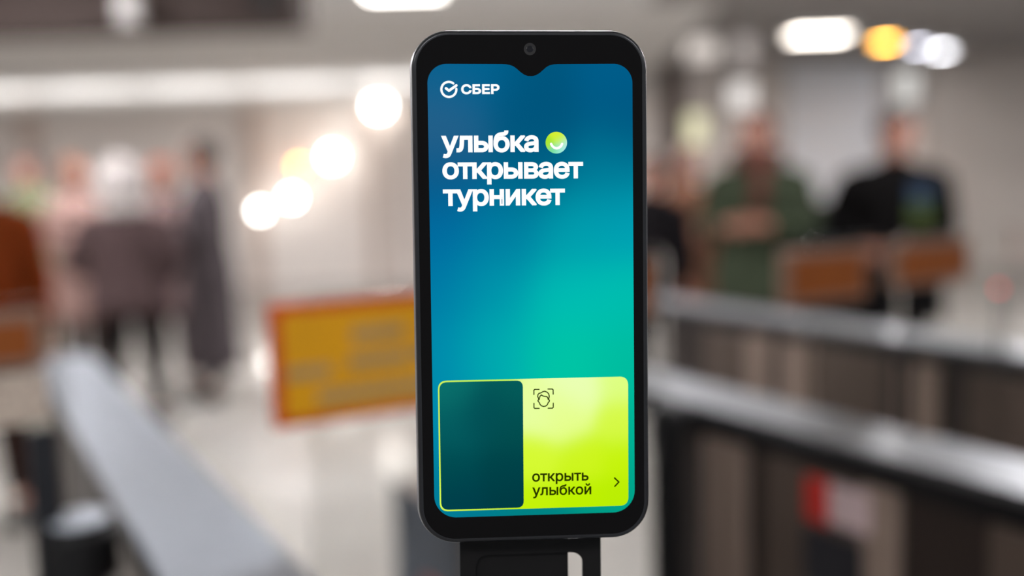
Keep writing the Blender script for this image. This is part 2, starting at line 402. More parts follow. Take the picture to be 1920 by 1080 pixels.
# ---- flat graphics of the display
def stroke(bm, pts, w, z, closed=False, miter=False):
    """ribbon with round ends through points in mm"""
    n = len(pts); segs = n if closed else n - 1
    for i in range(segs):
        a = Vector(pts[i]); b_ = Vector(pts[(i + 1) % n]); d = (b_ - a)
        if d.length < 1e-6: continue
        d.normalize(); s = Vector((-d.y, d.x)) * w / 2
        bm.faces.new([bm.verts.new((*q, z * 3)) for q in (a - s, b_ - s, b_ + s, a + s)])
    if miter:
        for i in range(n):
            p = Vector(pts[i]); d1 = p - Vector(pts[i - 1]); d2 = Vector(pts[(i + 1) % n]) - p
            if d1.length < 1e-6 or d2.length < 1e-6: continue
            d1.normalize(); d2.normalize()
            if d1.dot(d2) > 0.9 or d1.dot(d2) < -0.55: continue
            sg = -1 if d1.x * d2.y - d1.y * d2.x > 0 else 1
            n1 = Vector((-d1.y, d1.x)) * sg; n2 = Vector((-d2.y, d2.x)) * sg; mm = (n1 + n2).normalized(); mm = mm / max(0.3, mm.dot(n1))
            q = [p, p + n1 * w / 2, p + mm * w / 2, p + n2 * w / 2]
            bm.faces.new([bm.verts.new((*v, z * 3)) for v in (q if sg < 0 else q[::-1])])
    for i in range(n):
        bm.faces.new([bm.verts.new((pts[i][0] + w / 2 * cos(2 * pi * k / 14), pts[i][1] + w / 2 * sin(2 * pi * k / 14), z * 3)) for k in range(14)])
def poly(bm, pts, z):
    bm.faces.new([bm.verts.new((*q, z * 3)) for q in pts])
def gfx(name, bm, m):
    for fc in bm.faces:
        fc.normal_update()
        if fc.normal.z < 0: fc.normal_flip()
    me = bpy.data.meshes.new(name); scaled(bm); bm.to_mesh(me); bm.free(); me.materials.append(m)
    return link(bpy.data.objects.new(name, me), screen)

GLY = json.loads('''{"у":[0.3892,[[[0.0511,-0.1402,0.0475,-0.1386,0.0521,-0.121],[0.0568,-0.1033,0.0615,-0.0857,0.0648,-0.0863],[0.0681,-0.0868,0.0714,-0.0874,0.0832,-0.0901],[0.094,-0.0906,0.1038,-0.0889,0.1136,-0.0872],[0.1224,-0.0822,0.1302,-0.0739,0.1381,-0.0656],[0.1449,-0.0528,0.1506,-0.0355,0.1545,-0.0241],[0.1585,-0.0127,0.1625,-0.0014,0.1141,0.1255],[0.0658,0.2524,0.0174,0.3793,0.0397,0.3793],[0.062,0.3793,0.0843,0.3793,0.1113,0.3045],[0.1383,0.2298,0.1652,0.155,0.1737,0.132],[0.1808,0.1093,0.1868,0.0867,0.1927,0.0642],[0.1989,0.0422,0.2055,0.0208,0.1982,0.0208],[0.191,0.0208,0.1837,0.0208,0.1901,0.0422],[0.1963,0.0642,0.2025,0.0869,0.2086,0.1095],[0.2158,0.1322,0.224,0.155,0.2511,0.2298],[0.2781,0.3045,0.3052,0.3793,0.3273,0.3793],[0.3494,0.3793,0.3715,0.3793,0.3157,0.2335],[0.2599,0.0877,0.2042,-0.058,0.1964,-0.0778],[0.1872,-0.0942,0.1765,-0.107,0.1658,-0.1199],[0.1534,-0.1295,0.1393,-0.1357,0.1252,-0.142],[0.1093,-0.1451,0.0915,-0.1451,0.0813,-0.1451],[0.0723,-0.1444,0.0645,-0.1431,0.0568,-0.1417]]]],"л":[0.4005,[[[0.0134,0.0,0.0065,0.0,0.0065,0.0188],[0.0065,0.0376,0.0065,0.0563,0.011,0.0563],[0.0156,0.0563,0.0201,0.0563,0.0315,0.0563],[0.041,0.0585,0.0485,0.0628,0.056,0.0671],[0.0621,0.0748,0.0669,0.0859,0.0717,0.0969],[0.0754,0.1125,0.078,0.1326,0.0806,0.1528],[0.0826,0.1788,0.084,0.2107,0.0863,0.2669],[0.0885,0.3231,0.0908,0.3793,0.1765,0.3793],[0.2622,0.3793,0.3479,0.3793,0.3479,0.2529],[0.3479,0.1264,0.3479,0.0,0.3274,0.0],[0.3069,0.0,0.2864,0.0,0.2864,0.1077],[0.2864,0.2153,0.2864,0.323,0.2406,0.323],[0.1947,0.323,0.1489,0.323,0.1469,0.2785],[0.145,0.234,0.1431,0.1895,0.141,0.1474],[0.1363,0.1123,0.1291,0.0842,0.1218,0.056],[0.11,0.035,0.0939,0.021,0.0777,0.007],[0.0555,0.0,0.0273,0.0,0.0204,0.0]]]],"ы":[0.5108,[[[0.1045,0.2251,0.1045,0.2441,0.1411,0.2441],[0.1778,0.2441,0.2144,0.2441,0.244,0.2441],[0.2692,0.2389,0.29,0.2284,0.3109,0.2179],[0.3266,0.2037,0.3373,0.1856,0.348,0.1675],[0.3534,0.1467,0.3534,0.1233,0.3534,0.1003],[0.348,0.0794,0.3371,0.0608,0.3263,0.0421],[0.3106,0.0273,0.2899,0.0164,0.2691,0.0055],[0.244,0.0,0.2144,0.0,0.1605,0.0],[0.1065,0.0,0.0526,0.0,0.0526,0.1264],[0.0526,0.2529,0.0526,0.3793,0.0729,0.3793],[0.0933,0.3793,0.1137,0.3793,0.1137,0.2717],[0.1137,0.164,0.1137,0.0563,0.1471,0.0563],[0.1806,0.0563,0.2141,0.0563,0.2368,0.0563],[0.2555,0.0623,0.2701,0.0743,0.2846,0.0862],[0.2919,0.1017,0.2919,0.1209,0.2919,0.1407],[0.2846,0.1567,0.2701,0.1688,0.2555,0.181],[0.2368,0.1871,0.2141,0.1871,0.1775,0.1871],[0.141,0.1871,0.1045,0.1871,0.1045,0.2061]],[[0.4171,0.0,0.3967,0.0,0.3967,0.1264],[0.3967,0.2529,0.3967,0.3793,0.4171,0.3793],[0.4375,0.3793,0.4578,0.3793,0.4578,0.2529],[0.4578,0.1264,0.4578,0.0,0.4375,0.0]]]],"б":[0.4114,[[[0.2404,-0.0082,0.2076,-0.0082,0.1748,-0.0082],[0.1454,-0.0004,0.1193,0.0152,0.0933,0.0308],[0.0726,0.053,0.0572,0.0819,0.0418,0.1108],[0.0341,0.1452,0.0341,0.185,0.0341,0.1894],[0.0341,0.1937,0.0341,0.198,0.0341,0.2374],[0.0364,0.2717,0.041,0.301,0.0455,0.3302],[0.0527,0.3551,0.0625,0.3756,0.0723,0.396],[0.0851,0.4128,0.1011,0.4257,0.117,0.4387],[0.1363,0.4486,0.1589,0.4553,0.1816,0.462],[0.2081,0.4658,0.2383,0.4681,0.2536,0.4692],[0.2652,0.4714,0.2733,0.4746,0.2814,0.4778],[0.2868,0.4821,0.2897,0.4877,0.2925,0.4933],[0.294,0.5003,0.294,0.5087,0.3122,0.5087],[0.3304,0.5087,0.3486,0.5087,0.3486,0.4898],[0.3451,0.4739,0.3382,0.4609,0.3312,0.4479],[0.3197,0.4379,0.3035,0.4307,0.2874,0.4235],[0.2656,0.4187,0.2383,0.4169,0.2039,0.4146],[0.1761,0.4092,0.1548,0.4006,0.1335,0.3921],[0.1174,0.3774,0.1065,0.3564,0.0956,0.3355],[0.0883,0.3052,0.0847,0.2656,0.0851,0.2656],[0.0856,0.2656,0.086,0.2656,0.0931,0.2829],[0.1036,0.299,0.1176,0.3138,0.1316,0.3286],[0.1482,0.3405,0.1673,0.3496,0.1864,0.3587],[0.2069,0.3633,0.2287,0.3633,0.2567,0.3633],[0.2819,0.3553,0.3042,0.3394,0.3265,0.3234],[0.3443,0.3018,0.3575,0.2743,0.3707,0.2469],[0.3773,0.2159,0.3773,0.1813,0.3773,0.1453],[0.37,0.1131,0.3554,0.0845,0.3408,0.0559],[0.3208,0.0333,0.2952,0.0167,0.2695,0.0001]],[[0.1848,0.0457,0.2083,0.0457,0.2308,0.0457],[0.2501,0.0511,0.2661,0.0618,0.2822,0.0725],[0.2945,0.0877,0.3032,0.1075,0.3118,0.1273],[0.3161,0.1509,0.3161,0.1782,0.3161,0.2055],[0.3121,0.229,0.3039,0.2485,0.2957,0.2681],[0.2837,0.2832,0.268,0.2938,0.2523,0.3044],[0.2333,0.3097,0.211,0.3097,0.1882,0.3097],[0.1681,0.304,0.1507,0.2926,0.1333,0.2812],[0.1198,0.2654,0.1101,0.2453,0.1004,0.2252],[0.0956,0.2019,0.0956,0.1755,0.0956,0.1504],[0.1001,0.1281,0.1091,0.1086,0.1181,0.089],[0.131,0.0736,0.1478,0.0625,0.1647,0.0513]]]],"к":[0.3762,[[[0.0729,0.0,0.0526,0.0,0.0526,0.1264],[0.0526,0.2529,0.0526,0.3793,0.0729,0.3793],[0.0933,0.3793,0.1137,0.3793,0.1137,0.3246],[0.1137,0.2698,0.1137,0.2151,0.1266,0.2151],[0.1394,0.2151,0.1523,0.2151,0.1976,0.2698],[0.2429,0.3246,0.2882,0.3793,0.314,0.3793],[0.3398,0.3793,0.3657,0.3793,0.3149,0.3182],[0.2641,0.2571,0.2134,0.196,0.2648,0.1306],[0.3163,0.0653,0.3677,0.0,0.3419,0.0],[0.316,0.0,0.2902,0.0,0.2491,0.0529],[0.208,0.1058,0.167,0.1588,0.1492,0.1588],[0.1314,0.1588,0.1137,0.1588,0.1137,0.1058],[0.1137,0.0529,0.1137,0.0,0.0933,0.0]]]],"а":[0.3892,[[[0.1816,-0.0085,0.1598,-0.0085,0.1359,-0.0085],[0.1141,-0.004,0.0944,0.005,0.0747,0.0139],[0.0591,0.0271,0.0476,0.0446,0.0361,0.062],[0.0304,0.0831,0.0304,0.1079,0.0304,0.1297],[0.0347,0.1474,0.0432,0.161,0.0517,0.1745],[0.0632,0.1852,0.0775,0.1931,0.0918,0.2009],[0.1078,0.2068,0.1253,0.2107,0.1428,0.2145],[0.1605,0.2176,0.1782,0.2199,0.201,0.2228],[0.2195,0.2251,0.2337,0.2267,0.2479,0.2283],[0.2585,0.231,0.2653,0.2349,0.2721,0.2388],[0.2755,0.2454,0.2755,0.2547,0.2755,0.2554],[0.2755,0.2561,0.2755,0.2567,0.2755,0.2724],[0.2726,0.2858,0.2666,0.2967,0.2607,0.3076],[0.2518,0.316,0.2398,0.322,0.2279,0.3279],[0.2132,0.3308,0.1956,0.3308,0.1776,0.3308],[0.1622,0.328,0.1492,0.3223,0.1362,0.3166],[0.1257,0.3094,0.1176,0.3008,0.1095,0.2921],[0.1037,0.2831,0.1,0.2738,0.0803,0.2796],[0.0607,0.2854,0.041,0.2912,0.0498,0.3142],[0.0624,0.3325,0.0785,0.346,0.0947,0.3596],[0.1128,0.3694,0.133,0.3754,0.1531,0.3814],[0.1734,0.3844,0.1939,0.3844,0.2076,0.3844],[0.2226,0.3827,0.239,0.3793,0.2554,0.3759],[0.271,0.3696,0.2858,0.3604,0.3006,0.3511],[0.3127,0.3378,0.3223,0.3202,0.3319,0.3027],[0.3366,0.2797,0.3366,0.2513,0.3366,0.1675],[0.3366,0.0838,0.3366,0.0,0.3166,0.0],[0.2966,0.0,0.2765,0.0,0.2765,0.0173],[0.2765,0.0346,0.2765,0.0519,0.2752,0.0519],[0.2738,0.0519,0.2724,0.0519,0.2681,0.043],[0.2613,0.0339,0.252,0.0246,0.2426,0.0152],[0.2304,0.0074,0.2153,0.001,0.2001,-0.0053]],[[0.1551,0.0454,0.1704,0.0454,0.1931,0.0454],[0.2123,0.0498,0.2279,0.0587,0.2435,0.0676],[0.2553,0.0791,0.2634,0.0932,0.2715,0.1073],[0.2755,0.1222,0.2755,0.1379,0.2755,0.1552],[0.2755,0.1725,0.2755,0.1898,0.273,0.1869],[0.2677,0.1842,0.2595,0.182,0.2513,0.1797],[0.2419,0.1776,0.2313,0.1758,0.2207,0.174],[0.2104,0.1725,0.2002,0.1712,0.1901,0.17],[0.1819,0.1688,0.1755,0.168,0.1609,0.1662],[0.1472,0.163,0.1343,0.1586,0.1215,0.1541],[0.1112,0.1477,0.1034,0.1393,0.0957,0.1309],[0.0918,0.1194,0.0918,0.1048,0.0918,0.0918],[0.0952,0.081,0.1019,0.0722,0.1086,0.0634],[0.1179,0.0568,0.1297,0.0522,0.1416,0.0477]]]],"о":[0.4152,[[[0.2421,-0.0082,0.2072,-0.0082,0.1729,-0.0082],[0.1427,0.0,0.1168,0.0164,0.0908,0.0328],[0.0706,0.0557,0.056,0.085,0.0414,0.1144],[0.0341,0.1485,0.0341,0.1874,0.0341,0.227],[0.0414,0.2616,0.056,0.2911,0.0706,0.3205],[0.0908,0.3435,0.1168,0.3598,0.1427,0.3762],[0.1729,0.3844,0.2072,0.3844,0.2421,0.3844],[0.2725,0.3762,0.2986,0.3598,0.3246,0.3435],[0.3449,0.3205,0.3593,0.2911,0.3738,0.2616],[0.381,0.227,0.381,0.1874,0.381,0.1485],[0.3738,0.1144,0.3593,0.085,0.3449,0.0557],[0.3246,0.0328,0.2986,0.0164,0.2725,0.0]],[[0.1822,0.0464,0.2072,0.0464,0.2327,0.0464],[0.2537,0.0529,0.2702,0.0659,0.2867,0.0789],[0.299,0.0961,0.3071,0.1174,0.3152,0.1388],[0.3192,0.1622,0.3192,0.1874,0.3192,0.2129],[0.3152,0.2365,0.3071,0.2581,0.299,0.2797],[0.2867,0.2971,0.2702,0.3102,0.2537,0.3233],[0.2327,0.3298,0.2072,0.3298,0.1822,0.3298],[0.1615,0.3233,0.1451,0.3102,0.1287,0.2971],[0.1165,0.2798,0.1084,0.2583,0.1003,0.2368],[0.0963,0.2132,0.0963,0.1874,0.0963,0.1622],[0.1003,0.1388,0.1084,0.1174,0.1165,0.0961],[0.1287,0.0789,0.1451,0.0659,0.1615,0.0529]]]],"т":[0.325,[[[0.1527,0.0,0.1325,0.0,0.1325,0.1082],[0.1325,0.2165,0.1325,0.3247,0.0905,0.3247],[0.0485,0.3247,0.0065,0.3247,0.0065,0.3429],[0.0065,0.3611,0.0065,0.3793,0.1105,0.3793],[0.2145,0.3793,0.3185,0.3793,0.3185,0.3611],[0.3185,0.3429,0.3185,0.3247,0.2768,0.3247],[0.235,0.3247,0.1932,0.3247,0.1932,0.2165],[0.1932,0.1082,0.1932,0.0,0.173,0.0]]]],"р":[0.4244,[[[0.0729,-0.1427,0.0526,-0.1427,0.0526,0.0313],[0.0526,0.2053,0.0526,0.3793,0.0724,0.3793],[0.0922,0.3793,0.112,0.3793,0.112,0.3593],[0.112,0.3393,0.112,0.3192,0.114,0.3192],[0.1161,0.3192,0.1181,0.3192,0.1227,0.3267],[0.1291,0.3356,0.1372,0.3457,0.1454,0.3558],[0.1568,0.3648,0.1714,0.3727,0.186,0.3805],[0.2052,0.3844,0.2291,0.3844,0.2607,0.3844],[0.2887,0.3765,0.3129,0.3605,0.3371,0.3446],[0.3561,0.322,0.3698,0.2926,0.3834,0.2632],[0.3902,0.2286,0.3902,0.1888,0.3902,0.1487],[0.3835,0.114,0.3699,0.0845,0.3564,0.055],[0.3375,0.0322,0.3132,0.016,0.289,-0.0001],[0.2611,-0.0082,0.2294,-0.0082,0.2062,-0.0082],[0.1873,-0.0042,0.1726,0.0038,0.1579,0.0117],[0.1464,0.0209,0.1379,0.0312,0.1295,0.0416],[0.1229,0.0508,0.1181,0.0587,0.1166,0.0587],[0.1152,0.0587,0.1137,0.0587,0.1137,-0.0084],[0.1137,-0.0756,0.1137,-0.1427,0.0933,-0.1427]],[[0.1972,0.0468,0.2202,0.0468,0.2437,0.0468],[0.2634,0.053,0.2794,0.0656,0.2955,0.0781],[0.3076,0.0951,0.3158,0.1166,0.324,0.1381],[0.3281,0.1624,0.3281,0.1895,0.3281,0.2161],[0.3241,0.24,0.316,0.2612,0.3079,0.2823],[0.2958,0.2991,0.2798,0.3114,0.2637,0.3237],[0.2439,0.3298,0.2202,0.3298,0.1968,0.3298],[0.1771,0.3239,0.1611,0.3121,0.1452,0.3002],[0.1332,0.2838,0.125,0.2629,0.1168,0.2419],[0.1127,0.2175,0.1127,0.1895,0.1127,0.1613],[0.1168,0.1365,0.1251,0.1151,0.1334,0.0937],[0.1456,0.0769,0.1617,0.0649,0.1777,0.0528]]]],"в":[0.3919,[[[0.1124,0.0,0.0526,0.0,0.0526,0.1264],[0.0526,0.2529,0.0526,0.3793,0.1045,0.3793],[0.1564,0.3793,0.2083,0.3793,0.2495,0.3793],[0.2823,0.3701,0.3068,0.3518,0.3312,0.3335],[0.3435,0.309,0.3435,0.2783,0.3435,0.2559],[0.3369,0.2384,0.3237,0.2255,0.3105,0.2126],[0.2926,0.2039,0.2701,0.1994,0.2846,0.1973],[0.2986,0.1924,0.3121,0.1845,0.3255,0.1767],[0.3365,0.1659,0.3452,0.1523,0.3538,0.1386],[0.3581,0.122,0.3581,0.1024,0.3581,0.0828],[0.3531,0.0653,0.3429,0.0498,0.3328,0.0344],[0.3184,0.0222,0.2996,0.0133,0.2808,0.0044],[0.2583,0.0,0.2322,0.0,0.1723,0.0]],[[0.1106,0.0934,0.1106,0.0557,0.1511,0.0557],[0.1916,0.0557,0.2322,0.0557,0.252,0.0557],[0.2674,0.0603,0.2786,0.0696,0.2897,0.079],[0.2953,0.0916,0.2953,0.1075,0.2953,0.1269],[0.2897,0.142,0.2786,0.1528,0.2674,0.1636],[0.252,0.169,0.2322,0.169,0.1916,0.169],[0.1511,0.169,0.1106,0.169,0.1106,0.1312]],[[0.1106,0.2547,0.1106,0.2202,0.1433,0.2202],[0.1759,0.2202,0.2086,0.2202,0.2316,0.2202],[0.2496,0.2249,0.2625,0.2344,0.2755,0.2438],[0.282,0.2567,0.282,0.2731,0.282,0.2891],[0.2755,0.3015,0.2624,0.3103,0.2493,0.3192],[0.2313,0.3237,0.2083,0.3237,0.1757,0.3237],[0.1432,0.3237,0.1106,0.3237,0.1106,0.2892]]]],"е":[0.4039,[[[0.2382,-0.0082,0.212,-0.0082,0.1751,-0.0082],[0.1435,-0.0,0.1169,0.0164,0.0904,0.0328],[0.07,0.0556,0.0557,0.0848,0.0413,0.1141],[0.0341,0.1481,0.0341,0.1868,0.0341,0.2257],[0.0412,0.26,0.0553,0.2897,0.0694,0.3194],[0.0893,0.3426,0.1151,0.3593,0.1408,0.3761],[0.1708,0.3844,0.2052,0.3844,0.2259,0.3844],[0.2461,0.381,0.2658,0.374,0.2855,0.3671],[0.3033,0.356,0.3192,0.3409,0.3352,0.3258],[0.3478,0.3061,0.3571,0.2818,0.3665,0.2576],[0.3711,0.2283,0.3711,0.1939,0.3711,0.1857],[0.3711,0.1775,0.3711,0.1693,0.2723,0.1693],[0.1736,0.1693,0.0748,0.1693,0.0748,0.1865],[0.0748,0.2037,0.0748,0.2209,0.1625,0.2209],[0.2503,0.2209,0.338,0.2209,0.3286,0.2146],[0.3191,0.2084,0.3097,0.2021,0.3097,0.2272],[0.3057,0.2493,0.2977,0.2685,0.2897,0.2878],[0.278,0.3028,0.2625,0.3138,0.2471,0.3247],[0.228,0.3301,0.2052,0.3301,0.1822,0.3301],[0.1626,0.3246,0.1463,0.3134,0.13,0.3023],[0.1176,0.2876,0.1089,0.2695,0.1003,0.2515],[0.0959,0.2319,0.0959,0.211,0.0959,0.1998],[0.0959,0.1887,0.0959,0.1775,0.0959,0.1495],[0.1008,0.1258,0.1104,0.1062,0.1201,0.0866],[0.1337,0.0717,0.1511,0.0615,0.1685,0.0512],[0.1889,0.0461,0.2124,0.0461,0.2276,0.0461],[0.2414,0.0483,0.2537,0.0527,0.266,0.0572],[0.2765,0.0638,0.2854,0.0727,0.2943,0.0816],[0.301,0.0925,0.3056,0.1055,0.3254,0.1006],[0.3452,0.0957,0.365,0.0908,0.3593,0.0712],[0.3493,0.0541,0.3351,0.0393,0.3209,0.0245],[0.3033,0.0129,0.2825,0.0044,0.2617,-0.004]]]],"н":[0.4087,[[[0.2389,0.2229,0.3086,0.2229,0.3086,0.2042],[0.3086,0.1854,0.3086,0.1666,0.2389,0.1666],[0.1691,0.1666,0.0994,0.1666,0.0994,0.1854],[0.0994,0.2042,0.0994,0.2229,0.1691,0.2229]],[[0.0933,0.3793,0.1137,0.3793,0.1137,0.2529],[0.1137,0.1264,0.1137,0.0,0.0933,0.0],[0.0729,0.0,0.0526,0.0,0.0526,0.1264],[0.0526,0.2529,0.0526,0.3793,0.0729,0.3793]],[[0.3354,0.3793,0.3558,0.3793,0.3558,0.2529],[0.3558,0.1264,0.3558,0.0,0.3354,0.0],[0.315,0.0,0.2946,0.0,0.2946,0.1264],[0.2946,0.2529,0.2946,0.3793,0.315,0.3793]]]],"и":[0.4107,[[[0.3578,0.1264,0.3578,0.0,0.3373,0.0],[0.3168,0.0,0.2963,0.0,0.2963,0.0915],[0.2963,0.183,0.2963,0.2745,0.2951,0.2745],[0.2938,0.2745,0.2926,0.2745,0.232,0.183],[0.1715,0.0915,0.111,0.0,0.0915,0.0],[0.072,0.0,0.0526,0.0,0.0526,0.1264],[0.0526,0.2529,0.0526,0.3793,0.0729,0.3793],[0.0933,0.3793,0.1137,0.3793,0.1137,0.2875],[0.1137,0.1956,0.1137,0.1038,0.1151,0.1038],[0.1164,0.1038,0.1178,0.1038,0.1784,0.1956],[0.2391,0.2875,0.2998,0.3793,0.3191,0.3793],[0.3385,0.3793,0.3578,0.3793,0.3578,0.2529]]]],"й":[0.4107,[[[0.3578,0.1264,0.3578,0.0,0.3373,0.0],[0.3168,0.0,0.2963,0.0,0.2963,0.0915],[0.2963,0.183,0.2963,0.2745,0.2951,0.2745],[0.2938,0.2745,0.2926,0.2745,0.232,0.183],[0.1715,0.0915,0.111,0.0,0.0915,0.0],[0.072,0.0,0.0526,0.0,0.0526,0.1264],[0.0526,0.2529,0.0526,0.3793,0.0729,0.3793],[0.0933,0.3793,0.1137,0.3793,0.1137,0.2875],[0.1137,0.1956,0.1137,0.1038,0.1151,0.1038],[0.1164,0.1038,0.1178,0.1038,0.1784,0.1956],[0.2391,0.2875,0.2998,0.3793,0.3191,0.3793],[0.3385,0.3793,0.3578,0.3793,0.3578,0.2529]],[[0.2239,0.4329,0.2052,0.4329,0.1868,0.4329],[0.1701,0.4372,0.1553,0.4457,0.1405,0.4543],[0.1287,0.4659,0.1198,0.4805,0.111,0.4952],[0.1065,0.5114,0.1065,0.5292,0.1214,0.5292],[0.1363,0.5292,0.1512,0.5292,0.1512,0.5137],[0.1563,0.501,0.1664,0.4911,0.1766,0.4812],[0.1895,0.4763,0.2052,0.4763,0.2209,0.4763],[0.2338,0.4812,0.2439,0.4911,0.2541,0.501],[0.2591,0.5137,0.2591,0.5292,0.2742,0.5292],[0.2892,0.5292,0.3042,0.5292,0.3042,0.5114],[0.2998,0.4953,0.2911,0.4807,0.2823,0.4661],[0.2705,0.4545,0.2555,0.4459,0.2406,0.4372]]]],"ь":[0.3878,[[[0.1045,0.2251,0.1045,0.2441,0.1411,0.2441],[0.1778,0.2441,0.2144,0.2441,0.244,0.2441],[0.2692,0.2389,0.29,0.2284,0.3109,0.2179],[0.3266,0.2037,0.3373,0.1856,0.348,0.1675],[0.3534,0.1467,0.3534,0.1233,0.3534,0.1003],[0.348,0.0794,0.3371,0.0608,0.3263,0.0421],[0.3106,0.0273,0.2899,0.0164,0.2691,0.0055],[0.244,0.0,0.2144,0.0,0.1605,0.0],[0.1065,0.0,0.0526,0.0,0.0526,0.1264],[0.0526,0.2529,0.0526,0.3793,0.0729,0.3793],[0.0933,0.3793,0.1137,0.3793,0.1137,0.2717],[0.1137,0.164,0.1137,0.0563,0.1471,0.0563],[0.1806,0.0563,0.2141,0.0563,0.2368,0.0563],[0.2555,0.0623,0.2701,0.0743,0.2846,0.0862],[0.2919,0.1017,0.2919,0.1209,0.2919,0.1407],[0.2846,0.1567,0.2701,0.1688,0.2555,0.181],[0.2368,0.1871,0.2141,0.1871,0.1775,0.1871],[0.141,0.1871,0.1045,0.1871,0.1045,0.2061]]]],"С":[0.5101,[[[0.2933,-0.0068,0.2673,-0.0068,0.2234,-0.0068],[0.1844,0.0038,0.1502,0.0249,0.1161,0.0461],[0.0892,0.0762,0.0696,0.1152,0.0501,0.1543],[0.0403,0.2005,0.0403,0.254,0.0403,0.3077],[0.0501,0.3541,0.0696,0.3931,0.0892,0.4322],[0.1161,0.4623,0.1502,0.4836,0.1844,0.5049],[0.2234,0.5155,0.2673,0.5155,0.293,0.5155],[0.3173,0.5118,0.3402,0.5043,0.3631,0.4968],[0.3837,0.4857,0.402,0.4712,0.4203,0.4566],[0.4356,0.439,0.4478,0.4184,0.4599,0.3978],[0.4683,0.3744,0.4729,0.3482,0.4513,0.3482],[0.4298,0.3482,0.4083,0.3482,0.4045,0.3658],[0.3981,0.3812,0.3894,0.3945,0.3806,0.4078],[0.3699,0.4191,0.3573,0.4283,0.3447,0.4375],[0.3307,0.4444,0.3153,0.449,0.2999,0.4535],[0.2839,0.4558,0.2673,0.4558,0.2361,0.4558],[0.2082,0.4479,0.1835,0.4322,0.1588,0.4165],[0.1393,0.3937,0.125,0.3638,0.1106,0.3338],[0.1034,0.2973,0.1034,0.254,0.1034,0.211],[0.1107,0.1745,0.1251,0.1446,0.1396,0.1147],[0.1592,0.0919,0.1839,0.0763,0.2085,0.0607],[0.2364,0.0529,0.2673,0.0529,0.2839,0.0529],[0.2999,0.0553,0.3153,0.0599,0.3307,0.0646],[0.3447,0.0715,0.3573,0.0806,0.3699,0.0897],[0.3806,0.1009,0.3894,0.1144,0.3981,0.1278],[0.4045,0.1432,0.4083,0.1605,0.4298,0.1605],[0.4513,0.1605,0.4729,0.1605,0.4685,0.1345],[0.4603,0.1112,0.4481,0.0906,0.4359,0.07],[0.4207,0.0525,0.4024,0.0379,0.384,0.0233],[0.3634,0.0122,0.3406,0.0046,0.3177,-0.003]]]],"Б":[0.449,[[[0.1206,0.0,0.0601,0.0,0.0601,0.1696],[0.0601,0.3391,0.0601,0.5087,0.1614,0.5087],[0.2627,0.5087,0.3639,0.5087,0.3639,0.4898],[0.3639,0.4709,0.3639,0.452,0.2842,0.452],[0.2044,0.452,0.1246,0.452,0.1246,0.3998],[0.1246,0.3476,0.1246,0.2953,0.1637,0.2953],[0.2027,0.2953,0.2417,0.2953,0.2763,0.2953],[0.3062,0.2895,0.3315,0.2777,0.3568,0.266],[0.3763,0.2493,0.3901,0.2277,0.4038,0.2061],[0.4107,0.1804,0.4107,0.1506,0.4107,0.1198],[0.4039,0.0932,0.3902,0.0707,0.3766,0.0481],[0.3571,0.0307,0.3319,0.0184,0.3066,0.0061],[0.2765,0.0,0.2417,0.0,0.1812,0.0]],[[0.1246,0.1172,0.1246,0.0563,0.1632,0.0563],[0.2018,0.0563,0.2404,0.0563,0.2747,0.0563],[0.3011,0.0646,0.3196,0.0811,0.338,0.0976],[0.3472,0.121,0.3472,0.1512,0.3472,0.1792],[0.338,0.2009,0.3196,0.2161,0.3011,0.2314],[0.2747,0.239,0.2404,0.239,0.2018,0.239],[0.1632,0.239,0.1246,0.239,0.1246,0.1781]]]],"Е":[0.4186,[[[0.1651,0.0,0.0601,0.0,0.0601,0.1696],[0.0601,0.3391,0.0601,0.5087,0.1642,0.5087],[0.2684,0.5087,0.3725,0.5087,0.3725,0.4897],[0.3725,0.4707,0.3725,0.4517,0.2899,0.4517],[0.2072,0.4517,0.1246,0.4517,0.1246,0.3964],[0.1246,0.3411,0.1246,0.2858,0.2015,0.2858],[0.2785,0.2858,0.3554,0.2858,0.3554,0.2668],[0.3554,0.2478,0.3554,0.2287,0.2785,0.2287],[0.2015,0.2287,0.1246,0.2287,0.1246,0.1715],[0.1246,0.1143,0.1246,0.057,0.2081,0.057],[0.2917,0.057,0.3752,0.057,0.3752,0.038],[0.3752,0.019,0.3752,0.0,0.2702,0.0]]]],"Р":[0.4445,[[[0.0816,0.0,0.0601,0.0,0.0601,0.1696],[0.0601,0.3391,0.0601,0.5087,0.1185,0.5087],[0.1769,0.5087,0.2352,0.5087,0.2744,0.5087],[0.3068,0.5016,0.3324,0.4874,0.358,0.4731],[0.3771,0.4539,0.3897,0.4297,0.4024,0.4054],[0.4087,0.3781,0.4087,0.3476,0.4087,0.3173],[0.4024,0.2899,0.3897,0.2654,0.3771,0.241],[0.358,0.2216,0.3324,0.2072,0.3068,0.1929],[0.2744,0.1857,0.2352,0.1857,0.1932,0.1857],[0.1512,0.1857,0.1093,0.1857,0.1093,0.2046],[0.1093,0.2235,0.1093,0.2424,0.1503,0.2424],[0.1914,0.2424,0.2325,0.2424,0.2591,0.2424],[0.2806,0.247,0.297,0.2561,0.3134,0.2652],[0.3254,0.2777,0.333,0.2936,0.3407,0.3095],[0.3445,0.3275,0.3445,0.3476,0.3445,0.3678],[0.3407,0.3858,0.333,0.4015,0.3254,0.4172],[0.3134,0.4296,0.2969,0.4385,0.2804,0.4475],[0.2588,0.452,0.2322,0.452,0.1963,0.452],[0.1605,0.452,0.1246,0.452,0.1246,0.3014],[0.1246,0.1507,0.1246,0.0,0.1031,0.0]]]]}''')
